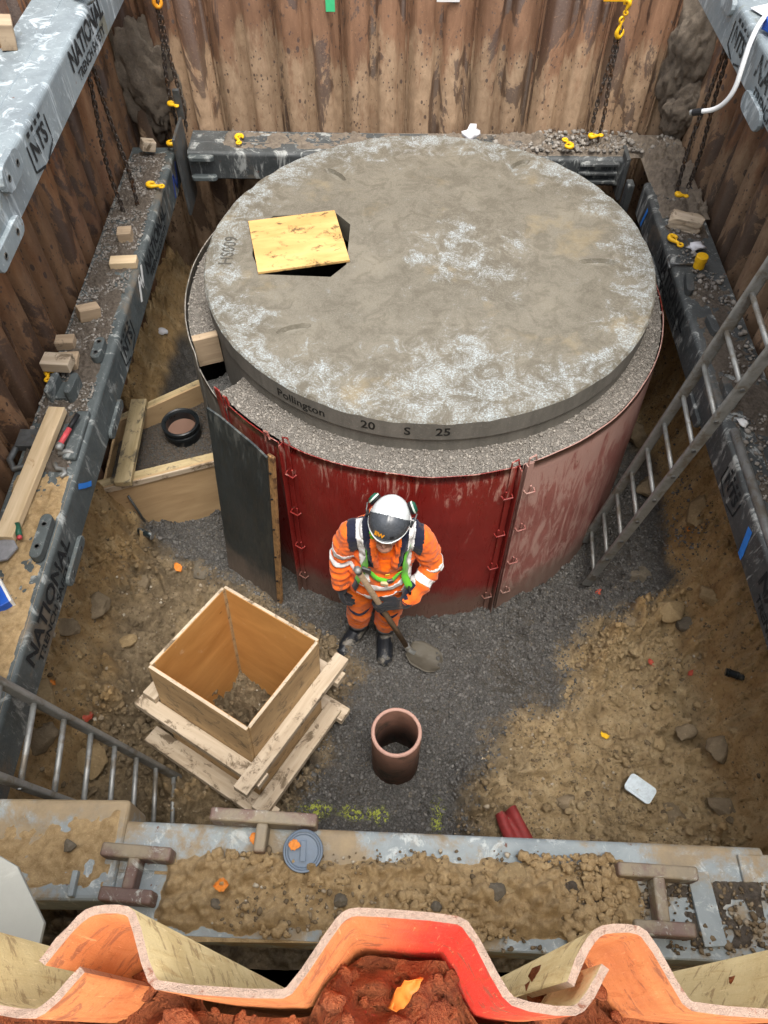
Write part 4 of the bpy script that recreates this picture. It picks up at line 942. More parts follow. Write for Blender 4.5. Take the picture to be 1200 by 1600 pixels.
board('rail', F0+nF*.035+Vector((-.02, 0, .575)), F1+nF*.035+Vector((0, 0, .575)), .07, .045, 'pine_dirty', lf)
board('batten', F0-nF*.014+Vector((0, 0, .575)), F1-nF*.014+Vector((0, 0, .575)), .012, .05, 'pine', lf)
board('rail', G0+nG*.03+Vector((0, 0, .575)), G1+nG*.03+Vector((0, 0, .575)), .05, .05, 'pine_dirty', lf)
upright(F0+nF*.02, G0, -.03, .50, .018, 'ply')
board('cross_plank', (-1.815, 3.12, .63), (-1.85, 3.90, .63), .115, .045, 'pine_dirty', lf)
b = MB(); b.tube([(-1.825, 3.135, .47), (-1.80, 3.13, .28), (-1.775, 3.13, .0)], .009, 8); b.build('steel_pin', MT['darkmetal'], lf, smooth=True)
b = MB(); b.tube([(-1.99+.025*math.cos(t), 3.075, .545+.025*math.sin(t)) for t in np.linspace(0, 5.6, 14)], .004, 6); b.build('wire_ring', MT['galv'], lf)
# concrete fill
xs = np.linspace(0, 1, 70); ys = np.linspace(0, 1, 60); U, V = np.meshgrid(xs, ys)
X = (F0.x*(1-U)+F1.x*U)*(1-V)+(G0.x*(1-U)+G1.x*U)*V; Y = (F0.y*(1-U)+F1.y*U)*(1-V)+(G0.y*(1-U)+G1.y*U)*V
Z = .43+.02*fbm(X, Y, 4, 4, 401)+.006*fbm(X, Y, 40, 3, 402)-.02*V
mobj('concrete_fill', grid_mesh('concrete_fill', X, Y, Z), MT['wetconc'], lf)
g = np.random.default_rng(403); u, v_ = g.uniform(.02, .98, 5000), g.uniform(.04, .98, 5000)
x = (F0.x*(1-u)+F1.x*u)*(1-v_)+(G0.x*(1-u)+G1.x*u)*v_; y = (F0.y*(1-u)+F1.y*u)*(1-v_)+(G0.y*(1-u)+G1.y*u)*v_; s = g.gamma(4, .0011, 5000)+.0025
mobj('chippings', scatter_mesh('chippings', np.stack([x, y, .43+.02*fbm(x, y, 4, 4, 401)-.02*v_+s*.3], 1), s, seed=405), MT['dirt'], lf, kind='stuff')
bp = thing('black_pipe', 'black plastic pipe end holding brown water, set in the left formwork', 'pipe', (-1.53, 3.735, .38))
b = MB(); b.lathe([(.118, .30), (.118, .50), (.135, .50), (.135, .53), (.122, .535), (.122, .552), (.137, .556), (.139, .585), (.131, .59), (.120, .585), (.108, .57), (.108, .30)], 48, 0, Matrix.Translation((-1.53, 3.735, 0)), closed=True); b.build('pipe_wall', MT['blackplastic'], bp, bev=0, smooth=False)
b = MB(); b.lathe([(.0005, .50), (.109, .50)], 40, 0, Matrix.Translation((-1.53, 3.735, 0))); b.build('water', MT['water'], bp)

# ------------------------------------------------------------------ clay pipe
cp = thing('clay_pipe', 'upright terracotta clay pipe standing in the dark gravel', 'pipe', (.072, 1.435, hz(.072, 1.435)))
b = MB(); Mp = Matrix.Translation((.072, 1.435, 0)) @ Matrix.Rotation(R(-1), 4, 'X'); b.lathe([(.146, -.2), (.146, .515), (.142, .528), (.128, .528), (.124, .518), (.124, -.2)], 64, 0, Mp, closed=True)
b.build('pipe_wall', MT['clay'], cp, smooth=True, bev=0)
b = MB(); b.lathe([(.1245, .519), (.128, .5295), (.142, .5295), (.1465, .517)], 64, 0, Mp); b.build('rim', simple('pale_clay_rim', (.42, .25, .20), .6, 0, .15, 40), cp, smooth=True)
b = MB(); b.lathe([(.0005, -.12), (.126, -.12)], 32, 0, Mp); b.build('silt', MT['earth'], cp)

# ------------------------------------------------------------------ ladders
def ladder(name, label, a0, a1, b0, b1, n, spacing, start, off=(0, 0, 0)):
    a0, a1, b0, b1 = [Vector(p) for p in (a0, a1, b0, b1)]
    o = thing(name, label, 'ladder', (a0+b0)/2)
    acr = (b0-a0).normalized(); d = (a1-a0).normalized(); nm = acr.cross(d).normalized()
    for (p, q) in ((a0, a1), (b0, b1)):
        b = MB(); b.bar(p, q, .028, .062, nm); b.build('rail', MT['galv'], o, bev=.009, seg=3)
    dl = (a1-a0).length
    for i in range(n):
        t = (start+i*spacing)/dl
        if t > .985: break
        p = a0.lerp(a1, t); q = b0.lerp(b1, t); b = MB(); b.tube([p-(q-p)*.03, q+(q-p)*.03], .0138, 10); rg_ = b.build('rung', MT['galv'], o, smooth=True)
        for pp in (p, q):
            sgn = -1 if pp is p else 1; cc = pp+(q-p).normalized()*.016*sgn
            b = MB(); b.tube([cc-acr*.003, cc+acr*.003], .013, 8); b.build('rivet', MT['darkmetal'], rg_)
    return o
ladder('tall_ladder', 'grey aluminium ladder leaning against the right walers', (1.46, 2.72, .0), (1.845, 2.555, 3.15), (1.49, 3.075, .02), (1.865, 2.985, 3.15), 14, .25, .16)
ladder('short_ladder', 'grey aluminium ladder in the near left corner by the formwork box', (-1.27, 1.31, hz(-1.27, 1.31)), (-1.66, 1.18, 2.15), (-1.24, .96, hz(-1.24, .96)), (-1.63, .82, 2.15), 9, .25, .06)
# ------------------------------------------------------------------ chains and hooks
def link_mesh():
    b = MB(); h, w, r_ = .016, .013, .0052; pts = []
    for t in np.linspace(0, math.pi, 6): pts.append((w*math.cos(t), 0, h+w*math.sin(t)))
    for t in np.linspace(math.pi, 2*math.pi, 6): pts.append((w*math.cos(t), 0, -h+w*math.sin(t)))
    b.tube(pts, r_, 6, closed=True); return np.array(b.v), np.array(b.f)
LV, LF = link_mesh()
def chain_links(name, path, parent, pitch=.047, mat='chain', sc=1.0):
    P = [Vector(p) for p in path]; V = []; F = []; d = 0; k = 0; seg = [(q-p).length for p, q in zip(P[:-1], P[1:])]; tot = sum(seg)
    g = random.Random(len(WM))
    while d < tot:
        s_ = d; i = 0
        while i < len(seg)-1 and s_ > seg[i]: s_ -= seg[i]; i += 1
        p = P[i].lerp(P[i+1], min(1, s_/seg[i])); t = (P[i+1]-P[i]).normalized()
        x = t.cross(Vector((0, 1, .05))).normalized(); y = t.cross(x)
        M = np.array(Matrix((x, y, t)).transposed()); a = (k % 2)*math.pi/2+g.uniform(-.35, .35); c, s2 = math.cos(a), math.sin(a)
        rz_ = np.array([[c, -s2, 0], [s2, c, 0], [0, 0, 1]]); V.append((LV*sc)@rz_.T@M.T+np.array(p)); F.append(LF+k*len(LV)); d += pitch*sc*.75; k += 1
    me = np_mesh(name, np.concatenate(V), np.concatenate(F)); return mobj(name, me, MT[mat], parent)
def hook_geo(b, M, s=1.0):
    """grab hook: eye, shank, curved bill with thick back"""
    pts = [(0, 0, .0), (.0, .0, -.025), (-.012, 0, -.05), (-.02, 0, -.075), (-.012, 0, -.10), (.012, 0, -.112), (.034, 0, -.10), (.042, 0, -.075), (.036, 0, -.058)]
    rr = [.009, .011, .013, .015, .016, .016, .014, .010, .006]
    pp = chaikin(pts, 1); rp = np.interp(np.linspace(0, 1, len(pp)), np.linspace(0, 1, len(rr)), rr)
    b.tube([M @ Vector(p*s) for p in pp], list(rp*s), 8)
    b.tube([M @ Vector((.020*s*math.cos(t), 0, (.018+.020*math.sin(t))*s)) for t in np.linspace(0, 2*math.pi, 14)[:-1]], .008*s, 8, closed=True)
    b.tube([M @ Vector(p)*1.0 for p in ((.0, .010*s, -.03*s), (.018*s, .010*s, -.06*s), (.034*s, .006*s, -.062*s))], [.004*s, .005*s, .004*s], 6)
def hook_obj(name, mat, parent, M, s=1.0, **kw):
    s *= .74; b = MB(); hook_geo(b, Matrix.Diagonal((s, s, s, 1))); return b.build(name, MT[mat], parent, M, smooth=True, **kw)
def chain(label, top, bot, mat, hookmat, strands, sp=(.03, 0)):
    top = Vector(top); bot = Vector(bot); o = thing('lifting_chain', label, 'chain', bot, group='chains hanging between the walers')
    for k in range(strands):
        q = Vector((sp[0]*(k-(strands-1)/2), sp[1]*(k-(strands-1)/2), 0)); pth = []
        for i in range(15):
            t = i/14; p = top.lerp(bot, t)+q*(.3+1.2*math.sin(math.pi*min(1, t*1.1)*.6)); p.x += .008*math.sin(t*7+k*2); p.y += .006*math.cos(t*5+k); pth.append(p)
        chain_links('links', pth, o, mat=mat, sc=.88)
    hook_obj('hook', hookmat, o, Matrix.Translation(top+Vector((0, -.01, .05))) @ rotz(R(25)), 1.15)
    hook_obj('hook', hookmat, o, Matrix.Translation(top+Vector((.015, -.015, .12))) @ rotz(R(-30)) @ Matrix.Rotation(math.pi, 4, 'Y'), .8)
    return o
chain('double dark chain with orange hook hanging on the left pile wall', (-1.80, 4.76, 2.70), (-1.83, 4.80, TOP+.01), 'chain', 'orange_hook', 2, (.06, .05))
chain('dark chain with orange hook at the left end of the back wall', (-1.61, 5.84, 2.55), (-1.63, 5.85, TOP+.02), 'chain', 'orange_hook', 2, (.045, 0))
chain('dark chain with yellow hook at the right part of the back wall', (1.57, 5.70, 2.44), (1.575, 5.70, TOP+.02), 'chain', 'yellow', 2, (.04, 0))
chain('double brown chain with orange hook hanging on the right pile wall', (2.07, 5.02, 2.70), (2.13, 5.08, TOP+.02), 'chain', 'orange_hook', 2, (.07, .04))
flat = Matrix.Rotation(R(90), 4, 'X')
def loose_hook(label, x, y, z, a, mat='yellow', s=1.15):
    M = Matrix.Translation((x, y, z)) @ rotz(R(a)) @ Matrix.Rotation(R(90), 4, 'X')
    hook_obj('chain_hook', mat, None, M, s, label=label, cat='hook', group='hooks lying on the walers')
loose_hook('yellow hook lying on the grit of the left waler', -1.66, 5.05, TOP+.035, 80)
loose_hook('yellow hook on the left part of the back waler', -1.16, 5.66, TOP+.03, 10)
loose_hook('bright yellow hook in the back left corner of the frame', -1.62, 5.64, TOP+.06, 150)
loose_hook('pale yellow hook atop the end plate in the back left corner', -1.62, 5.78, TOP+.24, 60, 'yellow', .8)
loose_hook('yellow hook in the rubble on the back waler right of the slab', 1.34, 5.60, TOP+.09, 200)
loose_hook('small yellow hook below the right back chain', 1.60, 5.66, TOP+.10, 100, 'yellow', .9)
loose_hook('yellow hook on the right waler beside the split log', 1.965, 4.43, TOP+.03, 30)
loose_hook('dirty hook at the foot of the right chain', 2.06, 4.83, TOP+.13, 70, 'yellow', .7)
loose_hook('yellow hook tucked behind the blocks at the left pile wall', -1.965, 3.12, TOP+.03, 10, 'yellow', .9)
# orange cap and T bolt on the right waler
b = MB(); b.lathe([(.0005, 0), (.036, 0), (.036, .05), (.040, .05), (.040, .085), (.034, .09), (.0005, .09)], 24); b.build('plastic_cap', MT['yellow'], None, Matrix.Translation((2.055, 4.215, TOP+.006)), bev=.003, label='orange yellow plastic cap standing on the right waler', cat='loose_cap')
b = MB(); b.tube([(-.075, 0, 0), (.08, 0, 0)], .008, 8); b.tube([(-.075, -.045, 0), (-.075, .045, 0)], .009, 8); b.build('t_bolt', MT['darkmetal'], None, Matrix.Translation((1.935, 4.23, TOP+.016)) @ rotz(R(-2)), smooth=True, label='grey T shaped bolt lying beside the plastic cap', cat='bolt')
# crumpled scraps
def scrap(name, label, x, y, z, s, mat, seed, flatn=.35, cat='litter', **kw):
    bv, bf = ICO2; g = np.random.default_rng(seed); v = bv*(1+g.uniform(-.45, .45, (len(bv), 1)))*np.array([s, s*.6, s*flatn])
    return mobj(name, np_mesh(name, v, bf, smooth=False), MT[mat], None, Matrix.Translation((x, y, z)) @ rotz(seed), label=label, cat=cat, **kw)
scrap('paper_scrap', 'crumpled white paper on the right waler below the log', 2.08, 4.40, TOP+.03, .06, 'paper', 3)
scrap('paper_scrap', 'white scrap on the right waler beyond the ladder', 1.985, 2.84, TOP+.02, .035, 'white', 5)
scrap('paper_scrap', 'white scrap behind the far edge of the round slab', .62, 5.66, TOP+.11, .08, 'paper', 7, .6)
scrap('paper_scrap', 'white scrap in the dark gap left of the slab', -1.92, 4.92, hz(-1.92, 4.92)+.02, .05, 'paper', 9)

# ------------------------------------------------------------------ timber on the walers
def block(label, x, y, z, d, a, mat, tilt=0, name='timber_block', bev=.005):
    b = MB(); b.box((0, 0, 0), d); b.build(name, MT[mat], None, Matrix.Translation((x, y, z+d[2]/2)) @ rotz(R(a)) @ Matrix.Rotation(R(tilt), 4, 'Y'), bev=bev, label=label, cat='timber block', group='offcuts on the walers')
block('brown timber cube on the left waler below the chain', -1.79, 4.47, TOP, (.095, .09, .075), 8, 'pine_old')
block('fresh pale timber offcut on the left waler', -1.745, 4.19, TOP, (.175, .085, .05), 5, 'pine_fresh')
block('tilted brown wedge on the left waler', -1.85, 3.67, TOP+.005, (.13, .075, .085), 35, 'pine_old', 12)
block('dark old block against the left piles', -1.935, 3.42, TOP, (.11, .08, .06), 5, 'pine_old')
block('pale weathered offcut lying on the stack at the left waler', -1.905, 3.19, TOP+.055, (.165, .10, .065), -4, 'pine')
block('brown block under the pale offcut on the left waler', -1.895, 3.26, TOP, (.15, .11, .055), 6, 'pine_old')
block('stamped pale wood block at the far end of the left waler', -1.815, 5.50, TOP+.05, (.10, .075, .075), 30, 'pine', 20)
block('brown timber block on top of the upper left waler', -1.915, 4.10, 3.012, (.075, .13, .12), 20, 'pine_old', 8)
board('pale_plank', (-1.832, 2.86, TOP+.05), (-1.875, 2.00, TOP+.05), .092, .045, 'pine_fresh', None, label='long pale pine plank lying on the left waler', cat='plank')
# split log on the right waler
v, f = ICO4; v = v.copy()*np.array([.16, .08, .07]); nz_ = np.array([mnoise.fractal(Vector((p[0]*6, p[1]*40, p[2]*40)), 1, 2, 4) for p in v]); v = np.clip(v, [-.105, -.05, -.045], [.105, .05, .045])*(1+.16*nz_[:, None])
mobj('split_log', np_mesh('split_log', v, f, smooth=False), MT['pine'], None, Matrix.Translation((2.055, 4.645, TOP+.05)) @ rotz(R(-22)), label='pale split log on the right waler below the chain', cat='log')
# claw hammer and shackle near the plank
hm = thing('hammer', 'hammer with black and red handle beside the plank on the left waler', 'hammer', (-1.725, 2.66, TOP))
b = MB(); b.tube([(-1.700, 2.80, TOP+.075), (-1.722, 2.70, TOP+.072)], .014, 10); b.build('grip', MT['dark'], hm, smooth=True)
b = MB(); b.tube([(-1.722, 2.70, TOP+.072), (-1.745, 2.60, TOP+.068)], .015, 10); b.build('handle', MT['red'], hm, smooth=True)
b = MB(); b.tube([(-1.745, 2.60, TOP+.066), (-1.755, 2.565, TOP+.055)], .022, 10); b.tube([(-1.76, 2.565, TOP+.03), (-1.70, 2.575, TOP+.03), (-1.665, 2.56, TOP+.02)], [.02, .014, .008], 8); b.build('head', MT['galv'], hm, smooth=True)
b = MB(); b.tube([(-1.77, 2.50, TOP+.02), (-1.745, 2.465, TOP+.02), (-1.71, 2.46, TOP+.02), (-1.695, 2.43, TOP+.02), (-1.715, 2.41, TOP+.02)], .013, 8); b.build('shackle', MT['galv'], None, smooth=True, label='bent galvanised shackle below the hammer', cat='shackle')
# trowel, card and blue box at the left edge
tr = thing('trowel', 'brick trowel with green and red handle at the left frame edge', 'trowel', (-1.85, 2.08, TOP))
b = MB(); b.prism([(-.10, 0), (-.02, .06), (.06, .02), (.06, -.02), (-.02, -.06)], 0, .003); b.build('blade', MT['darkmetal'], tr, Matrix.Translation((-1.91, 2.10, TOP+.05)) @ rotz(R(-20)))
b = MB(); b.tube([(-1.835, 2.085, TOP+.06), (-1.805, 2.015, TOP+.055)], .015, 10); b.tube([(-1.805, 2.015, TOP+.055), (-1.80, 2.0, TOP+.055)], .013, 10, m=1); b.build('handle', [MT['darkgreen'], MT['red']], tr, smooth=True)
b = MB(); b.prism([(-.12, -.07), (.04, -.06), (.085, 0), (.06, .06), (-.12, .05)], 0, .012); b.build('card_piece', MT['card'], None, Matrix.Translation((-1.885, 1.94, TOP+.035)) @ rotz(R(12)), label='torn grey board piece at the left edge of the picture', cat='board')
b = MB(); b.box((0, 0, 0), (.16, .10, .05)); o_ = b.build('blue_box', MT['blue'], None, Matrix.Translation((-1.835, 1.69, TOP+.03)) @ rotz(R(-52)), bev=.004, label='blue carton with white edge on the near end of the left waler', cat='carton')
b = MB(); b.box((0, 0, 0), (.162, .012, .052)); b.build('white_edge', MT['white'], o_, Matrix.Translation((-1.835, 1.69, TOP+.03)) @ rotz(R(-52)) @ Matrix.Translation((0, .051, 0)))
# lid with leaf on the near waler
ld = Matrix.Translation((-.305, .585, TOP+.075)) @ Matrix.Rotation(R(14), 4, 'X') @ Matrix.Rotation(R(5), 4, 'Y')
lo = thing('plastic_disc', 'blue grey round plastic lid leaning on the stub of the near waler', 'disc', (-.305, .585, TOP))
b = MB(); b.lathe([(.0005, 0), (.066, 0), (.068, .012), (.074, .013), (.077, .006), (.077, -.006), (.072, -.008), (.0005, -.006)], 48); b.build('disc', MT['bluegrey'], lo, ld, smooth=False, bev=0)
b = MB(); b.box((0, 0, .005), (.022, .075, .008)); b.lathe([(.056, 0), (.058, .004), (.060, 0)], 48); b.build('moulded_rib', MT['bluegrey'], lo, ld, bev=.002)

# ------------------------------------------------------------------ leaves
def leaf(label, x, y, z, s, mat, seed, asp=.6, curl=.5, tilt=(0, 0)):
    n, m = 12, 6; v = []; g = random.Random(seed)
    for i in range(n+1):
        u = i/n; w = asp*math.sin(math.pi*u**.8)*.5*(1+.12*math.sin(u*25))
        for j in range(m+1):
            t = j/m*2-1; v.append(((u-.5)*s, w*t*s, s*(curl*.25*t*t+.12*curl*math.sin(u*4+seed)+.03*math.sin(u*18)*abs(t))))
    f = [(i*(m+1)+j, i*(m+1)+j+1, (i+1)*(m+1)+j+1, (i+1)*(m+1)+j) for i in range(n) for j in range(m)]
    b = MB(); b.add(v, f); o = b.build('fallen_leaf', MT[mat], None, Matrix.Translation((x, y, z)) @ rotz(seed*1.7) @ Matrix.Rotation(tilt[0], 4, 'X') @ Matrix.Rotation(tilt[1], 4, 'Y'), smooth=True, label=label, cat='leaf', group='fallen leaves')
    q = o.modifiers.new('s', 'SOLIDIFY'); q.thickness = .0008
for (lab, x, y, s, mt, sd, asp) in (('small yellow leaf on the tan mud right of the pipe', 1.42, 1.62, .075, 'leaf_y', 1, .8), ('dark red leaf below the foot of the tall ladder', 1.54, 2.65, .07, 'leaf_r', 2, .6), ('red leaf on the mud right of the gravel edge', 1.76, 2.05, .06, 'leaf_r', 3, .6),
        ('purple red leaf near the black tube', 1.99, 1.96, .07, 'leaf_r', 4, .5), ('orange leaf on the mud near the black can', -1.51, 2.80, .09, 'leaf_o', 5, .6), ('pale leaf beside the right sand bank', 2.06, 2.86, .06, 'leaf_o', 8, .5),
        ('red leaf beyond the near left ladder', -1.84, 1.61, .10, 'leaf_r', 6, .6), ('orange leaf below the left waler by the ladder', -1.95, 1.70, .08, 'leaf_o', 7, .6), ('dark leaf on the mud left of the formwork box', -1.53, 1.80, .07, 'leaf_r', 9, .7)):
    leaf(lab, x, y, hz(x, y)+.018, s, mt, sd, asp)
leaf('orange leaf stuck on the blue grey lid', -.335, .60, TOP+.104, .05, 'leaf_o', 11, .8, .2)
leaf('ribbed orange leaf on the mud of the near waler', -.60, .46, TOP+.085, .06, 'leaf_o', 13, .8, .8)
leaf('orange leaf at the left stub of the near waler', -.50, .63, TOP+.05, .05, 'leaf_o', 14, .7, .4)
leaf('orange curled leaf on the red clods in the foreground', .025, .045, 3.765, .055, 'leaf_o', 15, .45, .6, (.6, .5))
leaf('large red leaf standing among the red clods in the foreground', -.005, -.005, 3.765, .06, 'leaf_r', 16, .8, .8, (1.0, .4))
leaf('small orange leaf on the soil left of the foreground crest', -.10, -.015, 3.72, .03, 'leaf_y', 17, .7, .3)

# ------------------------------------------------------------------ litter on the floor
cn = thing('crushed_can', 'crushed dark drinks can on the mud before the left formwork', 'can', (-1.73, 2.97, hz(-1.73, 2.97)))
b = MB(); prof = [(.0005, -.06), (.026, -.06), (.033, -.05), (.031, -.01), (.028, .01), (.033, .05), (.026, .06), (.0005, .06)]; b.lathe(prof, 20)
b.v = [(x*(1+.15*math.sin(z*60)), y*.7, z) for (x, y, z) in b.v]; b.build('body', simple('dark_printed_can', (.03, .045, .05), .35, .5, .6, 40, .3, .003, dirt=(.35, .36, .36), da=.58), cn, Matrix.Translation((-1.73, 2.97, hz(-1.73, 2.97)+.03)) @ rotz(R(-25)) @ Matrix.Rotation(R(90), 4, 'Y'), smooth=True)
b = MB(); b.lathe([(.0005, .061), (.022, .061), (.026, .058)], 20); b.build('end', MT['galv'], cn, Matrix.Translation((-1.73, 2.97, hz(-1.73, 2.97)+.03)) @ rotz(R(-25)) @ Matrix.Rotation(R(90), 4, 'Y'))
zt = hz(1.55, 1.25)+.06
pt = thing('plastic_tub', 'milky clear plastic food tub on the mud by the near waler', 'tub', (1.55, 1.25, zt-.04)); Mt = Matrix.Translation((1.55, 1.25, zt)) @ rotz(R(-38)) @ Matrix.Rotation(R(6), 4, 'X')
def rrect(w, h, r_): return arc(w/2-r_, h/2-r_, r_, 0, 90, 4)+arc(-w/2+r_, h/2-r_, r_, 90, 180, 4)+arc(-w/2+r_, -h/2+r_, r_, 180, 270, 4)+arc(w/2-r_, -h/2+r_, r_, 270, 360, 4)
b = MB(); b.prism(rrect(.155, .095, .02), -.05, .0); b.build('tray', MT['clearbox'], pt, Mt, bev=.004)
b = MB(); b.prism(rrect(.172, .112, .024), 0, .008); b.prism(rrect(.14, .08, .018), .0082, .012); b.build('lid', MT['clearbox'], pt, Mt, bev=.003)
zt = hz(2.0, 1.70)
bt_ = thing('black_tube', 'short black plastic tube lying at the foot of the right bank', 'tube', (2.08, 1.78, hz(2.08, 1.78)))
b = MB(); zt = hz(2.08, 1.78)+.03; b.tube([(2.02, 1.80, zt), (2.11, 1.765, zt+.005)], .023, 12); b.tube([(2.10, 1.769, zt+.004), (2.135, 1.755, zt+.006)], .019, 12); b.build('tube_body', MT['blackplastic'], bt_, smooth=False)
for t in (.2, .7):
    b = MB(); p = Vector((2.02, 1.80, zt)).lerp(Vector((2.11, 1.765, zt+.005)), t); d_ = Vector((.09, -.035, .005)).normalized(); b.tube([p-d_*.006, p+d_*.006], .026, 12); b.build('collar', MT['blackplastic'], bt_)
# red flattened hose end
zr = hz(.72, 1.05)
fo = thing('red_hose', 'flattened red hose end sticking up beside the near waler', 'hose', (.75, 1.02, zr))
b = MB(); path = [(.86, .80, .10), (.80, .92, .12), (.745, 1.03, .15), (.715, 1.10, .17)]; n = 20; v = []
for k, p in enumerate(path):
    wd_ = .075-.006*k; ht = .035+.012*k
    for i in range(n):
        a = 2*math.pi*i/n; off_ = Vector((math.cos(a)*wd_, math.cos(a)*wd_*.45, math.sin(a)*ht*(1.2-.55*math.cos(a)**2)*(1-1.5*math.exp(-((a-math.pi/2)/.42)**2)*(.25+.25*k)))); v.append(Vector(p)+off_+Vector((0, 0, zr)))
f = [(k*n+i, k*n+(i+1) % n, (k+1)*n+(i+1) % n, (k+1)*n+i) for k in range(3) for i in range(n)]
b.add(v, f); o = b.build('hose_wall', MT['redrubber'], fo, smooth=True); q = o.modifiers.new('s', 'SOLIDIFY'); q.thickness = .012; q.offset = 0

# ------------------------------------------------------------------ stones one can pick out
for i, (x, y, s, mt, lab) in enumerate((
        (1.82, 2.72, .095, 'stone_d', 'dark angular stone on the gravel near the ladder foot'), (1.93, 2.38, .11, 'stone_t', 'ochre rounded stone at the edge of the gravel'), (1.70, 2.38, .08, 'stone', 'brown stone left of the ochre stone at the gravel edge'),
        (2.0, 2.28, .075, 'stone_d', 'dark clod below the ochre stone'), (1.86, 1.95, .065, 'stone_t', 'long pale stone on the tan mud'), (-1.90, 2.33, .12, 'stone', 'grey brown boulder below the left waler'),
        (-1.98, 1.55, .15, 'stone_t', 'large ochre rock behind the near left ladder'), (-1.80, 1.37, .13, 'stone_t', 'ochre rock between the ladder rungs'), (-1.95, 1.36, .12, 'stone', 'brown rock in the near left corner'), (-1.98, 2.05, .10, 'stone', 'flat stone below the stencilled left waler'),
        (1.745, 1.11, .085, 'stone', 'brown stone just below the plastic tub'), (1.72, 1.52, .06, 'stone_t', 'pale stone above the plastic tub'), (1.90, 1.60, .08, 'stone', 'rounded clod left of the right bank'), (-1.38, 2.82, .10, 'stone_d', 'dark flat stone near the black plate'),
        (-1.72, 2.62, .075, 'stone', 'brown stone on the mud left of the formwork box'), (1.12, 1.20, .07, 'stone', 'brown lump on the mud left of the tub'), (1.98, 1.12, .09, 'stone', 'brown clod in the near right corner'), (2.02, 1.45, .10, 'stone', 'large clod on the right bank foot'),
        (-1.75, 2.18, .07, 'stone_t', 'small ochre stone beside the grey boulder'), (2.1, 2.35, .08, 'stone_t', 'sandy block on the right bank'), (2.12, 2.95, .13, 'stone_t', 'big sandy block on the bank below the right waler'), (2.05, 3.45, .14, 'stone', 'brown boulder in the gap below the right waler'), (2.0, 3.95, .13, 'stone', 'dark boulder deep in the right gap'))):
    mobj('stone', rock(500+i, (s, s*.8, s*.62), ICO4, .5, 11), MT[mt], None, Matrix.Translation((x, y, hz(x, y)+s*.02)) @ rotz(i*2.1), label=lab, cat='stone', group='stones in the pit')
mobj('stone', rock(560, (.085, .05, .02), ICO4, .2, 8), MT['stone_t'], None, Matrix.Translation((.49, .50, TOP+.045)) @ rotz(.5), label='flat tan stone chip on the mud of the near waler', cat='stone')
for i, (x, y, s, lab) in enumerate(((-.16, .42, .028, 'black lump of grit on the near waler below the beam centre'), (.20, .40, .022, 'small black pebble on the near waler mud'), (-.62, .40, .022, 'black pebble on the left mud of the near waler'), (-1.21, .60, .028, 'dark lump at the left end of the near waler'), (.42, .45, .04, 'grey stone cluster on the near waler mud'))):
    mobj('grit_lump', rock(570+i, (s, s*.9, s*.7)), MT['stone_d'], None, Matrix.Translation((x, y, TOP+.055)) @ rotz(i), label=lab, cat='pebble')

# ------------------------------------------------------------------ caked soil on the pile walls
def cake(label, c, size, seed, wallax, mat='clod'):
    v, f = ICO5; o = Vector((seed*7, seed, 3)); d = np.array([mnoise.fractal(Vector(p)*1.6+o, 1, 2, 6) for p in v]); r_ = np.array([mnoise.hetero_terrain(Vector(p)*4+o, .8, 2, 5, .3) for p in v])
    rg3 = np.array([abs(mnoise.fractal(Vector(p)*5.5+o, .8, 2, 5)) for p in v]); v = v*(1+.34*d[:, None]+.06*r_[:, None]-.16*rg3[:, None])*np.array(size)
    mobj('caked_soil', np_mesh('caked_soil', v, f), MT[mat], None, Matrix.Translation(c), label=label, cat='soil cake')
cake('grey soil cake stuck in the back left corner of the piles', (-1.84, 5.955, 1.98), (.25, .075, .42), 1, 'y')
cake('big dark soil cake stuck high in the back right corner', (2.20, 5.88, 2.22), (.20, .13, .40), 2, 'y')
cake('lower dark soil lump in the back right corner', (2.24, 5.82, 1.86), (.17, .11, .20), 3, 'y')

# ------------------------------------------------------------------ top of the picture: tag, hose, bag
b = MB(); b.box((0, 0, 0), (.065, .006, .16)); o_ = b.build('green_tag', MT['green'], None, Matrix.Translation((-.42, 5.905, 2.535)), bev=.002, label='small green tag on the back pile wall', cat='tag')
b = MB(); b.box((0, 0, 0), (.20, .02, .05)); b.build('yellow_strap', MT['yellow'], None, Matrix.Translation((1.57, 5.90, 2.56)), bev=.004, label='yellow sling end above the right back chain', cat='sling')
b = MB(); b.box((0, 0, 0), (.16, .01, .03)); b.build('white_tag', MT['white'], None, Matrix.Translation((.40, 5.91, 2.535)), bev=.002, label='white strip on the back wall top', cat='tag')
hp = chaikin([(2.16, 4.35, 3.06), (2.02, 4.36, 3.10), (1.90, 4.28, 3.11), (1.84, 4.20, 3.03), (1.825, 4.15, 2.92), (1.82, 4.12, 2.82), (1.80, 4.13, 2.74), (1.77, 4.17, 2.68), (1.72, 4.22, 2.645)], 2)
ho = thing('water_hose', 'white hose hanging over the upper right waler', 'hose', (1.82, 4.15, 2.65)); b = MB(); b.tube(hp, .013, 10); b.build('hose_pipe', MT['hose'], ho, smooth=True)
e = Vector(hp[-1]); d_ = (e-Vector(hp[-3])).normalized(); b = MB(); b.tube([e-d_*.01, e+d_*.045], .019, 12); b.build('coupling', MT['dark'], ho); b = MB(); b.tube([e+d_*.044, e+d_*.06], .016, 12, cap=False); b.build('nozzle', MT['galv'], ho)
b = MB(); b.box((0, 0, 0), (.16, .26, .05)); me = b.mesh('blue_packet'); bm = bmesh.new(); bm.from_mesh(me); bmesh.ops.subdivide_edges(bm, edges=bm.edges, cuts=7, use_grid_fill=True)
for vv in bm.verts: vv.co += Vector((mnoise.noise(vv.co*22)*.012, mnoise.noise(vv.co*19+Vector((5, 0, 0)))*.012, mnoise.noise(vv.co*25+Vector((0, 9, 0)))*.014))
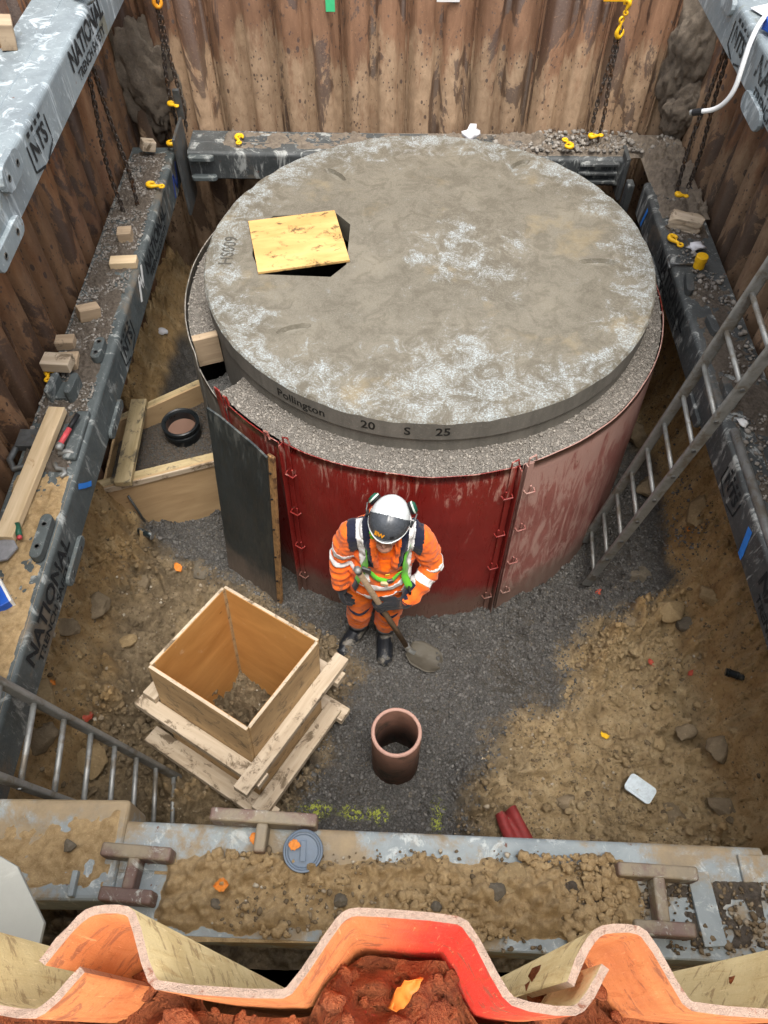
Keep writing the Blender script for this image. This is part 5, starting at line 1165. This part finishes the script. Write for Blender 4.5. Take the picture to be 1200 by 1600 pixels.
bm.to_mesh(me); bm.free(); mobj('blue_packet', me, MT['blue'], None, Matrix.Translation((2.01, 4.16, 3.075)) @ rotz(R(15)), smooth=True, label='crumpled blue plastic packet on the upper right waler', cat='packet')
b = MB(); b.box((0, 0, 0), (.14, .10, .004)); b.build('paper_sheet', MT['paper'], None, Matrix.Translation((2.0, 4.50, 3.042)) @ rotz(R(25)), label='white paper sheet on the upper right waler', cat='paper')
b = MB(); b.box((0, 0, 0), (.16, .11, .10)); b.build('packer_block', MT['up_beam'], None, Matrix.Translation((2.13, 5.50, 2.92)), bev=.01, label='grey packer at the far end of the upper right waler', cat='packer')
# pink ribbed hose in the very near left corner
b = MB(); rr_ = []; pts = []
for i in range(60): pts.append((-.352+.0006*i, -.02-.004*i, 3.86-.006*i)); rr_.append(.015+.0022*math.sin(i*1.9))
b.tube(pts, rr_, 12); b.build('ribbed_hose', MT['pinkhose'], None, smooth=True, label='pink ribbed hose in the near left corner on the red soil', cat='hose')
# ------------------------------------------------------------------ the worker
from mathutils.bvhtree import BVHTree
def blob_mesh(name, blobs, voxel, smooth_it=6, fac=.5):
    """union of ellipsoids (x,y,z,rx,ry,rz) remeshed into one continuous skin"""
    bv, bf = ICO2; V = []; F = []; n = 0
    for q in blobs:
        V.append(bv*np.array(q[3:6])*1.03+np.array(q[:3])); F.append(bf+n); n += len(bv)
    me = np_mesh(name, np.concatenate(V), np.concatenate(F))
    def mods(o):
        r_ = o.modifiers.new('r', 'REMESH'); r_.mode = 'VOXEL'; r_.voxel_size = voxel
        if smooth_it:
            s_ = o.modifiers.new('s', 'SMOOTH'); s_.iterations = smooth_it; s_.factor = fac
    m2 = rework(me, mods); m2.polygons.foreach_set('use_smooth', [True]*len(m2.polygons)); return m2
def cap(pts, step=.22):
    """tapered chain: list of (x,y,z,r) -> ellipsoids"""
    out = []
    for a, b_ in zip(pts[:-1], pts[1:]):
        a = np.array(a, float); b_ = np.array(b_, float); L = np.linalg.norm((b_-a)[:3]); k = max(2, int(L/(min(a[3], b_[3])*step))+1)
        for t in np.linspace(0, 1, k): p = a*(1-t)+b_*t; out.append((*p[:3], p[3], p[3], p[3]))
    return out
gz = hz(-.05, 2.30)
W0 = Vector((0, 0, gz))
person = thing('person', 'worker in orange hi-vis clothing and white helmet, leaning on a shovel before the red shutter', 'person', (-.06, 2.30, gz))
hipR, kneR, ankR, toeR = (-.145, 2.37, .88), (-.165, 2.31, .50), (-.185, 2.37, .10), (-.285, 2.20, .045)
hipL, kneL, ankL, toeL = (.045, 2.37, .88), (.025, 2.29, .50), (.0, 2.345, .10), (.0, 2.155, .045)
shR, elR, wrR = (-.188, 2.315, 1.375), (-.265, 2.315, 1.10), (-.268, 2.255, .885)
shL, elL, wrL = (.192, 2.30, 1.345), (.275, 2.295, 1.075), (.118, 2.115, .925)
P0, P1 = Vector((-.152, 2.085, 1.355)), Vector((.165, 2.205, .075))
HC = Vector((.012, 2.205, 1.598)); HM = Matrix.Translation(HC) @ rotz(R(-13)) @ Matrix.Rotation(R(3), 4, 'X') @ Matrix.Rotation(R(4), 4, 'Y')
def hl(x, y, z, *r_):
    p = HM @ Vector((x, y, z)); return (p.x, p.y, p.z, *r_)
def off(me, dz=gz):
    me.transform(Matrix.Translation((0, 0, dz))); return me
c4 = lambda p, r_: (*p, r_)
# body: one continuous figure under the clothes
bl = [hl(0, .01, .03, .078, .092, .092), hl(0, -.02, -.045, .066, .075, .06), hl(0, -.055, -.090, .046, .055, .036), hl(0, -.092, -.03, .014, .022, .016), hl(0, -.086, -.012, .011, .016, .025), hl(0, -.082, -.072, .026, .016, .008), hl(.036, -.072, -.03, .02, .016, .016), hl(-.036, -.072, -.03, .02, .016, .016),
      hl(.080, .012, -.02, .012, .02, .032), hl(-.080, .012, -.02, .012, .02, .032), hl(0, -.082, .028, .05, .014, .010)]
bl += cap([(*(HM @ Vector((0, .03, -.06))), .052), (.008, 2.30, 1.45, .058)])
bl += [(0, 2.325, 1.30, .165, .105, .14), (-.03, 2.335, 1.08, .15, .11, .16), (-.05, 2.36, .93, .15, .105, .11)]
for a, b_, c_ in ((shR, elR, wrR), (shL, elL, wrL)): bl += cap([c4(a, .055), c4(b_, .043), c4(c_, .030)])
for a, b_, c_, d in ((hipR, kneR, ankR, toeR), (hipL, kneL, ankL, toeL)): bl += cap([c4(a, .082), c4(b_, .056), c4(c_, .040)]); bl += cap([c4(c_, .04), (*d[:2], .05, .032)])
body = mobj('body', off(blob_mesh('body', bl, .007, 2)), MT['skin'], person)
for sx_ in (-1, 1):
    p = HM @ Vector((sx_*.033, -.083, -.008))+W0; me = np_mesh('eye', ICO2[0]*.0105+np.array(p), ICO2[1]); mobj('eye', me, [MT['white']], body)
    p = HM @ Vector((sx_*.033, -.0925, -.010))+W0; me = np_mesh('pupil', ICO2[0]*.004+np.array(p), ICO2[1]); mobj('pupil', me, [MT['dark']], body)
b = MB(); b.tube([HM @ Vector((x, -.098+abs(x)*.35, -.070))+W0 for x in np.linspace(-.024, .024, 7)], [.001, .003, .004, .004, .004, .003, .001], 6); b.build('mouth', simple('lips', (.30, .12, .10), .5), body)
me = blob_mesh('hair', [hl(0, .035, .03, .083, .085, .085), hl(0, .06, -.03, .068, .05, .05)], .008, 2); mobj('hair', off(me), simple('brown_hair', (.05, .035, .025), .7), person)
# jacket
jb = [(0, 2.325, 1.31, .190, .130, .13), (-.005, 2.315, 1.20, .186, .145, .14), (-.03, 2.305, 1.06, .188, .165, .14), (-.042, 2.32, .93, .198, .168, .10), (-.045, 2.335, .86, .200, .162, .06), (.10, 2.32, 1.39, .10, .09, .06), (-.10, 2.325, 1.40, .10, .09, .06)]
sl1 = cap([c4(shR, .080), ((shR[0]+elR[0])/2-.008, 2.318, 1.24, .070), c4(elR, .063), ((elR[0]+wrR[0])/2-.004, 2.28, .99, .060), (wrR[0]-.001, wrR[1]+.006, wrR[2]+.03, .052)])
sl2 = cap([c4(shL, .080), ((shL[0]+elL[0])/2+.010, 2.30, 1.21, .072), c4(elL, .066), ((elL[0]+wrL[0])/2+.004, 2.20, .995, .060), (wrL[0]+.028, wrL[1]+.025, wrL[2]+.015, .053)])
hood = []
for t in np.linspace(-2.35, 2.35, 34):                              # collar / folded hood, open at the front
    x, y = .112*math.sin(t), .105*math.cos(t); hood.append((.008+x, 2.285+y, 1.45+.035*math.cos(t)-.03*(abs(t) > 1.9), .036, .036, .040+.012*math.cos(t)))
for sgn in (-1, 1): hood += cap([(sgn*.082+.005, 2.21, 1.42, .032), (sgn*.072, 2.185, 1.34, .026), (sgn*.055, 2.178, 1.25, .018)])
jm = blob_mesh('jacket', jb+sl1+sl2+hood, .0065, 5)
g_ = Vector((3, 1, 7))
co = np.empty(len(jm.vertices)*3, np.float32); jm.vertices.foreach_get('co', co); co = co.reshape(-1, 3); nn = np.empty_like(co).ravel(); jm.vertices.foreach_get('normal', nn); nn = nn.reshape(-1, 3)
def armparam(p, a, b_, c_):
    a, b_, c_ = map(np.array, (a, b_, c_)); best = None
    out = np.full(len(p), 9.); tt_ = np.zeros(len(p))
    for (q, r_, o_) in ((a, b_, 0), (b_, c_, 1)):
        e = r_-q; t = np.clip((p-q)@e/(e@e), 0, 1); d = np.linalg.norm(p-q-t[:, None]*e, axis=1); k = d < out; out = np.where(k, d, out); tt_ = np.where(k, t+o_, tt_)
    return out, tt_
dR, tR = armparam(co, shR, elR, wrR); dL, tL = armparam(co, shL, elL, wrL)
fold = np.zeros(len(co))
for i in range(len(co)):
    p = co[i]
    f1 = mnoise.fractal(Vector((p[0]*9, p[1]*9, p[2]*15))+g_, 1, 2, 3)*.010-abs(mnoise.noise(Vector((p[0]*13+p[2]*9, p[1]*8, p[2]*15-p[0]*6))))*.012+.003
    f2 = 0
    if dR[i] < .10 and tR[i] > .75: f2 = .0055*math.sin(tR[i]*26+p[1]*20)
    if dL[i] < .10 and tL[i] > .55: f2 = .0055*math.sin(tL[i]*24+p[2]*16)
    fold[i] = f1+f2
co = co+nn*fold[:, None]; jm.vertices.foreach_set('co', co.ravel()); jm.update()
jk = mobj('jacket', off(jm), MT['orange'], person, smooth=True)
bm = bmesh.new(); bm.from_mesh(jm); bm.faces.ensure_lookup_table(); bvh = BVHTree.FromBMesh(bm)
fc = np.array([f_.calc_center_median()[:] for f_ in bm.faces])-np.array([0, 0, gz]); fn = np.array([f_.normal[:] for f_ in bm.faces])
dR, tR = armparam(fc, shR, elR, wrR); dL, tL = armparam(fc, shL, elL, wrL)
torso = ~(((dR < .115) & (fc[:, 0] < -.172)) | ((dL < .115) & (fc[:, 0] > .175)) | ((dL < .10) & (fc[:, 1] < 2.2) & (fc[:, 2] < 1.02) & (fc[:, 0] > .07)))
def patch(name, sel, mat, lift, parent):
    idx = np.nonzero(sel)[0]
    if not len(idx): return
    vm = {}; V = []; F = []
    for i in idx:
        fl = []
        for v_ in bm.faces[i].verts:
            if v_.index not in vm: vm[v_.index] = len(V); V.append(v_.co+v_.normal*lift)
            fl.append(vm[v_.index])
        F.append(fl)
    b = MB(); b.add(V, F); o = b.build(name, mat, parent, smooth=True); q = o.modifiers.new('s', 'SOLIDIFY'); q.thickness = .002; return o
X_, Y_, Z_ = fc.T
slope = Z_-.10*(X_+.03)
patch('reflective_band', torso & (abs(slope+.05*np.abs(X_+.02)-1.045) < .024) & (Z_ < 1.2), MT['silver'], .003, jk)
patch('reflective_band', torso & (abs(slope-.905) < .022), MT['silver'], .003, jk)
for sgn in (-1, 1):
    ax = sgn*X_
    patch('reflective_band', torso & (abs(ax-(.135+.10*(Z_-1.35))) < .021) & (Z_ > 1.09) & (Y_ < 2.36), MT['silver'], .0045, jk)
    patch('navy_panel', (abs(ax-(.140+.10*(Z_-1.35))) < .064) & (Z_ > 1.22+.06*(ax > .14)) & (Y_ < 2.38), MT['navy'], .0025, jk)
patch('reflective_band', (dR < .125) & (fc[:, 0] < -.18) & (abs(tR-.60) < .085), MT['silver'], .003, jk); patch('reflective_band', (dR < .125) & (fc[:, 0] < -.18) & (abs(tR-.95) < .085), MT['silver'], .003, jk)
patch('reflective_band', (dL < .125) & (fc[:, 0] > .19) & (abs(tL-.93) < .085), MT['silver'], .003, jk); patch('reflective_band', (dL < .125) & (fc[:, 0] > .10) & (abs(tL-1.35) < .085), MT['silver'], .003, jk)
patch('tee_shirt', (np.abs(X_-.003) < .012+.20*(Z_-1.14)) & (Z_ > 1.16) & (Z_ < 1.42) & (Y_ < 2.26) & (np.abs(X_) < .062), MT['tee'], .004, jk)
# harness webbing follows the jacket surface
def ribbon(name, pts, w, mat, lift=.008, n=26):
    P = [Vector(p)+W0 for p in pts]; cum = [0]
    for a, b_ in zip(P[:-1], P[1:]): cum.append(cum[-1]+(b_-a).length)
    S = []
    for i in range(n+1):
        s_ = cum[-1]*i/n; k = max(j for j in range(len(cum)-1) if cum[j] <= s_+1e-9); p = P[k].lerp(P[k+1], (s_-cum[k])/(cum[k+1]-cum[k]+1e-9))
        q, nr, _, _ = bvh.find_nearest(p); S.append((q, nr))
    for _ in range(6):
        S = [S[0]]+[((S[i-1][0]+S[i][0]*2+S[i+1][0])/4, (S[i-1][1]+S[i][1]+S[i+1][1]).normalized()) for i in range(1, n)]+[S[n]]
    V = []
    for i, (q, nr) in enumerate(S):
        t = (S[min(n, i+1)][0]-S[max(0, i-1)][0]).normalized(); sd_ = nr.cross(t).normalized()
        for k in (-1, 1): V.append(q+nr*lift+sd_*w/2*k)
    b = MB(); b.add(V, [(2*i, 2*i+1, 2*i+3, 2*i+2) for i in range(n)]); o = b.build(name, mat, hs_, smooth=True); q = o.modifiers.new('s', 'SOLIDIFY'); q.thickness = .003; return o
hs_ = mobj('harness', MB().box((0, 2.46, 1.25), (.09, .02, .09)).mesh('harness'), MT['dark'], person, Matrix.Translation((0, 0, gz)), bev=.01)
ribbon('shoulder_strap', [(-.085, 2.30, 1.48), (-.092, 2.22, 1.40), (-.115, 2.17, 1.28), (-.150, 2.17, 1.15), (-.165, 2.19, 1.05)], .040, MT['harness'], .009)
ribbon('shoulder_strap', [(.100, 2.30, 1.46), (.112, 2.22, 1.38), (.128, 2.17, 1.26), (.132, 2.15, 1.14), (.132, 2.15, 1.06)], .042, MT['harness'], .009)
ribbon('chest_strap', [(-.120, 2.15, 1.20), (-.05, 2.13, 1.145), (.03, 2.12, 1.135), (.128, 2.13, 1.165)], .030, MT['harness'], .010)
ribbon('lower_strap', [(.132, 2.15, 1.07), (.128, 2.15, 1.00), (.125, 2.16, .94)], .040, MT['navy'], .009, 8); ribbon('lower_strap', [(-.165, 2.19, 1.06), (-.175, 2.20, .98), (-.18, 2.22, .92)], .040, MT['navy'], .009, 8)
def on_jacket(p, lift):
    q, nr, _, _ = bvh.find_nearest(Vector(p)+W0); return axes(nr.cross(Vector((0, 0, 1))), (0, 0, 1), q+nr*lift)
for (p, d, mt) in (((-.118, 2.15, 1.205), (.055, .045, .018), 'darkmetal'), ((.035, 2.12, 1.145), (.035, .032, .016), 'darkmetal'), ((-.01, 2.11, 1.125), (.045, .030, .02), 'pine_fresh'), ((.130, 2.14, 1.065), (.052, .04, .014), 'dark'), ((.012, 2.14, 1.185), (.028, .022, .006), 'yellow')):
    b = MB(); b.box((0, 0, 0), d); b.build('buckle', MT[mt], hs_, on_jacket(p, .016), bev=.004)
bm.free()
# trousers
tb = [(-.05, 2.365, .875, .178, .135, .10), (-.05, 2.36, .80, .17, .125, .09)]
for a, b_, c_ in ((hipR, kneR, ankR), (hipL, kneL, ankL)):
    tb += cap([c4(a, .102), ((a[0]+b_[0])/2, (a[1]+b_[1])/2-.02, .69, .104), (b_[0], b_[1]-.005, b_[2]+.03, .088), ((b_[0]+c_[0])/2, (b_[1]+c_[1])/2, .34, .080), ((b_[0]+c_[0])/2-.004, (b_[1]+c_[1])/2+.01, .26, .078)], .3)
    tb += [(b_[0], b_[1]-.055, .52, .07, .045, .075)]
tm = blob_mesh('trousers', tb, .0075, 4)
for v_ in tm.vertices: v_.co += v_.normal*(mnoise.fractal(Vector((v_.co.x*10, v_.co.y*10, v_.co.z*13)), 1, 2, 3)*.010+.004*math.sin(v_.co.z*95+v_.co.x*30)*(v_.co.z < .42))
tr_ = mobj('trousers', off(tm), MT['orange2'], person, smooth=True)
for (kx, ky) in ((kneR[0], kneR[1]), (kneL[0], kneL[1])):
    b = MB(); b.tube([(kx+.072*math.sin(t), ky-.012-.088*math.cos(t), .595+gz-.012*math.cos(2*t)) for t in np.linspace(-1.1, 1.1, 13)], .008, 6); b.build('pocket_flap', MT['navy'], tr_)
# socks, boots, gloves
for side_, kn, an, to in (('r', kneR, ankR, toeR), ('l', kneL, ankL, toeL)):
    me = blob_mesh('sock', cap([(kn[0]*.4+an[0]*.6, kn[1]*.4+an[1]*.6, .29, .072), (an[0], an[1], .17, .066)]), .007, 3); mobj('sock', off(me), MT['sock'], person)
    d = (Vector(to)-Vector((an[0], an[1], to[2]))).normalized(); p0 = Vector((an[0], an[1], .055))-d*.035
    bl = cap([(an[0], an[1]+.004, .20, .068), (an[0], an[1], .11, .064), (p0.x, p0.y, .055, .056)])+cap([(p0.x, p0.y, .055, .056), (p0.x+d.x*.10, p0.y+d.y*.10, .066, .060), (to[0], to[1], .056, .057), (to[0]+d.x*.02, to[1]+d.y*.02, .05, .050)])
    bl = [(x, y, max(z, .03), a_, b2, min(c2, max(z, .03)-.001 if z < .07 else c2)) for (x, y, z, a_, b2, c2) in bl]
    me = blob_mesh('boot', bl, .006, 3); bo = mobj('boot', off(me), MT['boot'], person)
    b = MB(); nrm_ = Vector((-d.y, d.x, 0)); pr = []
    for t in np.linspace(0, 2*math.pi, 25)[:-1]:
        u = math.cos(t); w_ = .060+.004*u; pr.append((p0.x+d.x*(.085+.15*u)+nrm_.x*w_*math.sin(t), p0.y+d.y*(.085+.15*u)+nrm_.y*w_*math.sin(t)))
    b.prism(pr, -.012, .016); b.build('sole', MT['dark'], bo, Matrix.Translation((0, 0, gz)), bev=.004)
def fingers(chains): return sum([cap(c_, .35) for c_ in chains], [])
w = Vector(wrR); D = Vector((.05, -.22, -1)).normalized(); lat = Vector((.15, 1, -.2)).normalized(); cur = D.cross(lat).normalized(); cur = cur if cur.x > 0 else -cur
hb = cap([(*(w+Vector((0, .004, .02))), .038), (*w, .034), (*(w+D*.04), .034)])
for k in range(4):
    o_ = lat*((k-1.5)*.021); q0 = w+D*.045+o_*.8; q1 = w+D*(.092-.004*abs(k-1.2))+o_; L = [.040, .046, .043, .034][k]
    q2 = q1+(D*.85+cur*.4).normalized()*L; q3 = q2+(D*.45+cur*.85).normalized()*L*.7; q4 = q3+(D*.05+cur).normalized()*L*.5
    hb += cap([(*q0, .016), (*q1, .0125), (*q2, .0115), (*q3, .0105), (*q4, .009)], .4)
hb += cap([(*(w+D*.03-lat*.022), .017), (*(w+D*.06-lat*.046+cur*.01), .0135), (*(w+D*.092-lat*.05+cur*.02), .0115), (*(w+D*.112-lat*.046+cur*.03), .010)], .4)
mobj('glove', off(blob_mesh('glove', hb, .0042, 2)), MT['glove'], person)
w = Vector(wrL); sdn = (P1-P0).normalized(); G = P0.lerp(P1, .375); toG = (G-w); toG -= sdn*toG.dot(sdn); e1 = (-toG).normalized(); e2 = sdn.cross(e1).normalized()
if e2.y > 0: e2 = -e2
hb = cap([(w.x+.03, w.y+.028, w.z+.016, .042), (*w, .036), (*(G+e1*.060), .034), (*(G+e1*.045+e2*.01), .030)])
for k in range(4):
    c_ = G+sdn*((k-1.5)*.023); ch = [(*(w.lerp(G, .45)+sdn*((k-1.5)*.017)+e2*.012), .016)]
    for a in (25, 75, 125, 175, 215): ch.append((*(c_+(e1*math.cos(R(a))+e2*math.sin(R(a)))*(.031 if a > 30 else .036)), .0118-.00001*a))
    hb += cap(ch, .4)
ch = [(*(w.lerp(G, .4)-e2*.02-sdn*.02), .018)]
for a, s_ in ((-35, -.035), (-80, -.040), (-125, -.036)): ch.append((*(G+sdn*s_+(e1*math.cos(R(a))+e2*math.sin(R(a)))*.032), .0125))
hb += cap(ch, .4); mobj('glove', off(blob_mesh('glove', hb, .0042, 2)), MT['glove'], person)
for a_, wv, e_ in ((elR, wrR, -1), (elL, wrL, 1)):
    p = Vector(wv); q = p+(Vector(a_)-p).normalized()*.055; b = MB(); b.tube([p+W0, p.lerp(q, .5)+W0, q+W0], [.041, .043, .046], 14); b.build('cuff', MT['navy'], person, smooth=True)
# helmet
HH = Matrix.Translation(W0) @ HM @ Matrix.Translation((0, .022, .050)) @ Matrix.Rotation(R(-1), 4, 'X')
hp_ = thing_child = None
b = MB(); nu, nv = 112, 40; v = []
def dome(u, t, e=0): # u azimuth, t 0 rim .. 1 crown
    ph = t*math.pi/2; cr = math.cos(ph)**.8; rx, ry, rz_ = .106+e, .132+e, .112+e
    rdg = 1+.016*math.exp(-((math.sin(u*1.0)*1.0 if False else math.cos(u)*cr)/.10)**2)*(t > .25)
    return Vector((math.cos(u)*rx*cr, math.sin(u)*ry*cr, math.sin(ph)*rz_*rdg))
for t in range(nv+1):
    for k in range(nu): v.append(dome(2*math.pi*k/nu, t/nv*.995))
f = [(t*nu+k, t*nu+(k+1) % nu, (t+1)*nu+(k+1) % nu, (t+1)*nu+k) for t in range(nv) for k in range(nu)]
b.add(v, f); hel = b.build('helmet', MT['helmet_w'], person, HH, smooth=True); q = hel.modifiers.new('s', 'SOLIDIFY'); q.thickness = .004
for x in (-.045, -.022, .022, .045):                               # moulded ridges over the crown
    b = MB(); pts = []
    for a in np.linspace(-.95, .95, 17):
        y = .125*math.sin(a); zc = .112*math.sqrt(max(0, 1-(x/.106)**2-(y/.132)**2)); pts.append((x*(1-.12*a*a), y, zc+.0005))
    b.tube(pts, .0028, 6); b.build('ridge', MT['helmet_w'], hel, HH, smooth=True)
fr = []; fv = []
for t in range(nv):                                                 # dark glossy front cover
    for k in range(nu):
        c_ = dome(2*math.pi*(k+.5)/nu, (t+.5)/nv)
        if -c_.y*.74-(c_.z-.080)*.62-.014*(c_.x/.11)**2 > .018: fr.append((t, k))
b = MB()
for (t, k) in fr:
    q4 = [dome(2*math.pi*(k+i)/nu, (t+j)/nv*.995, .004) for (i, j) in ((0, 0), (1, 0), (1, 1), (0, 1))]; b.add(q4, [(0, 1, 2, 3)])
b.build('front_cover', MT['helmet_g'], hel, HH, smooth=False)
b = MB(); pts = []
for k in range(48):
    u = 2*math.pi*k/48; pk = 1+.16*max(0, -math.sin(u))**3; pts.append((math.cos(u)*.109, math.sin(u)*.135*(1+(pk-1)*.5), -.003-.004*max(0, -math.sin(u))))
b.tube(pts, .0035, 8, closed=True); b.build('rim', MT['helmet_w'], hel, HH, smooth=True)
b = MB(); n_ = 12; v = []
for i in range(n_+1):
    u = -math.pi/2-1.0+2.0*i/n_
    for e_ in (0, .010): v.append((math.cos(u)*(.107+e_*.5), math.sin(u)*(.133+e_), -.002-e_*.45))
b.add(v, [(2*i, 2*i+1, 2*i+3, 2*i+2) for i in range(n_)]); o = b.build('peak', MT['helmet_g'], hel, HH, smooth=True); q = o.modifiers.new('s', 'SOLIDIFY'); q.thickness = .004
def on_dome(u, t, e): 
    p = dome(u, t, e); du = (dome(u+.02, t, e)-p).normalized(); dt = (dome(u, t+.02, e)-p).normalized(); return HH @ axes(du, dt, p)
o = lettering('EW', .036, on_dome(R(256), .20, .0085), hel, MT['orange_hook'], 1.0, .002); 
o = lettering('H', .026, on_dome(R(291), .17, .0085), hel, MT['dark'], 1.0, .001)
for sgn in (-1, 1):
    M = HH @ Matrix.Translation((sgn*.098, .070, .040)) @ Matrix.Rotation(R(sgn*68), 4, 'Y') @ Matrix.Rotation(R(-25), 4, 'X') @ Matrix.Diagonal((1.05, .80, .8, 1))
    b = MB(); b.lathe([(.0005, .036), (.026, .034), (.036, .022), (.037, .010)], 24); mf = b.build('ear_cup', MT['mufgreen'], hel, M, smooth=True)
    b = MB(); b.lathe([(.037, .006), (.040, .014), (.037, .018)], 24); b.build('pale_ring', MT['mufwhite'], mf, M, smooth=True)
    b = MB(); b.lathe([(.020, -.014), (.037, -.012), (.040, -.002), (.037, .008), (.020, .008)], 24, closed=True); b.build('cushion', MT['dark'], mf, M, smooth=True)
    b = MB(); b.tube([(sgn*.118, -.01, .012), (sgn*.130, .02, .03), (sgn*.134, .05, .05)], .004, 6); b.build('cup_arm', MT['darkmetal'], mf, HH, smooth=True)
    b = MB(); b.box((sgn*.118, -.008, .010), (.012, .03, .03)); b.build('slot_clip', MT['dark'], hel, HH, bev=.004)
# shovel
sv = thing('shovel', 'muddy shovel with wooden shaft held by the worker', 'shovel', P1+W0)
b = MB(); b.tube([P0+W0, P0.lerp(P1, .5)+W0, P1+W0], [.0185, .018, .0175], 12); b.build('shaft', MT['ash'], sv, axes((1, 0, 0), (0, 1, 0), (0, 0, 0)), smooth=True)
b = MB(); b.tube([P0+W0-sdn*.012, P0+W0+sdn*.03], .0205, 12); b.build('end_cap', MT['galv'], sv, smooth=True)
sa_ = P1+W0; tip = Vector((.385, 2.085, gz+.07)); ax_ = (tip-sa_); ax_.z = 0; L = ax_.length; ax_.normalize(); sd_ = Vector((-ax_.y, ax_.x, 0)); b = MB(); n1, n2 = 14, 10; v = []
for i in range(n1+1):
    u = i/n1; w_ = .098*(.55+.45*min(1, u*4))*(1 if u < .62 else math.sqrt(max(0.02, 1-((u-.62)/.40)**2)))
    for j in range(n2+1):
        t = j/n2*2-1; p = sa_+ax_*(L*u)+sd_*(w_*t); p.z = sa_.z*(1-u)**2+(gz+.055)*(1-(1-u)**2)+.030*t*t-.012*math.exp(-(t*4)**2)*(u < .5)+.004; v.append(p)
b.add(v, [(i*(n2+1)+j, i*(n2+1)+j+1, (i+1)*(n2+1)+j+1, (i+1)*(n2+1)+j) for i in range(n1) for j in range(n2)])
o = b.build('blade', MT['spade'], sv, smooth=True); q = o.modifiers.new('s', 'SOLIDIFY'); q.thickness = .003
b = MB(); b.tube([P1+W0-sdn*.09, P1+W0, sa_+ax_*.05-Vector((0, 0, .012))], [.021, .023, .018], 10); b.build('socket', MT['galv'], sv, smooth=True)
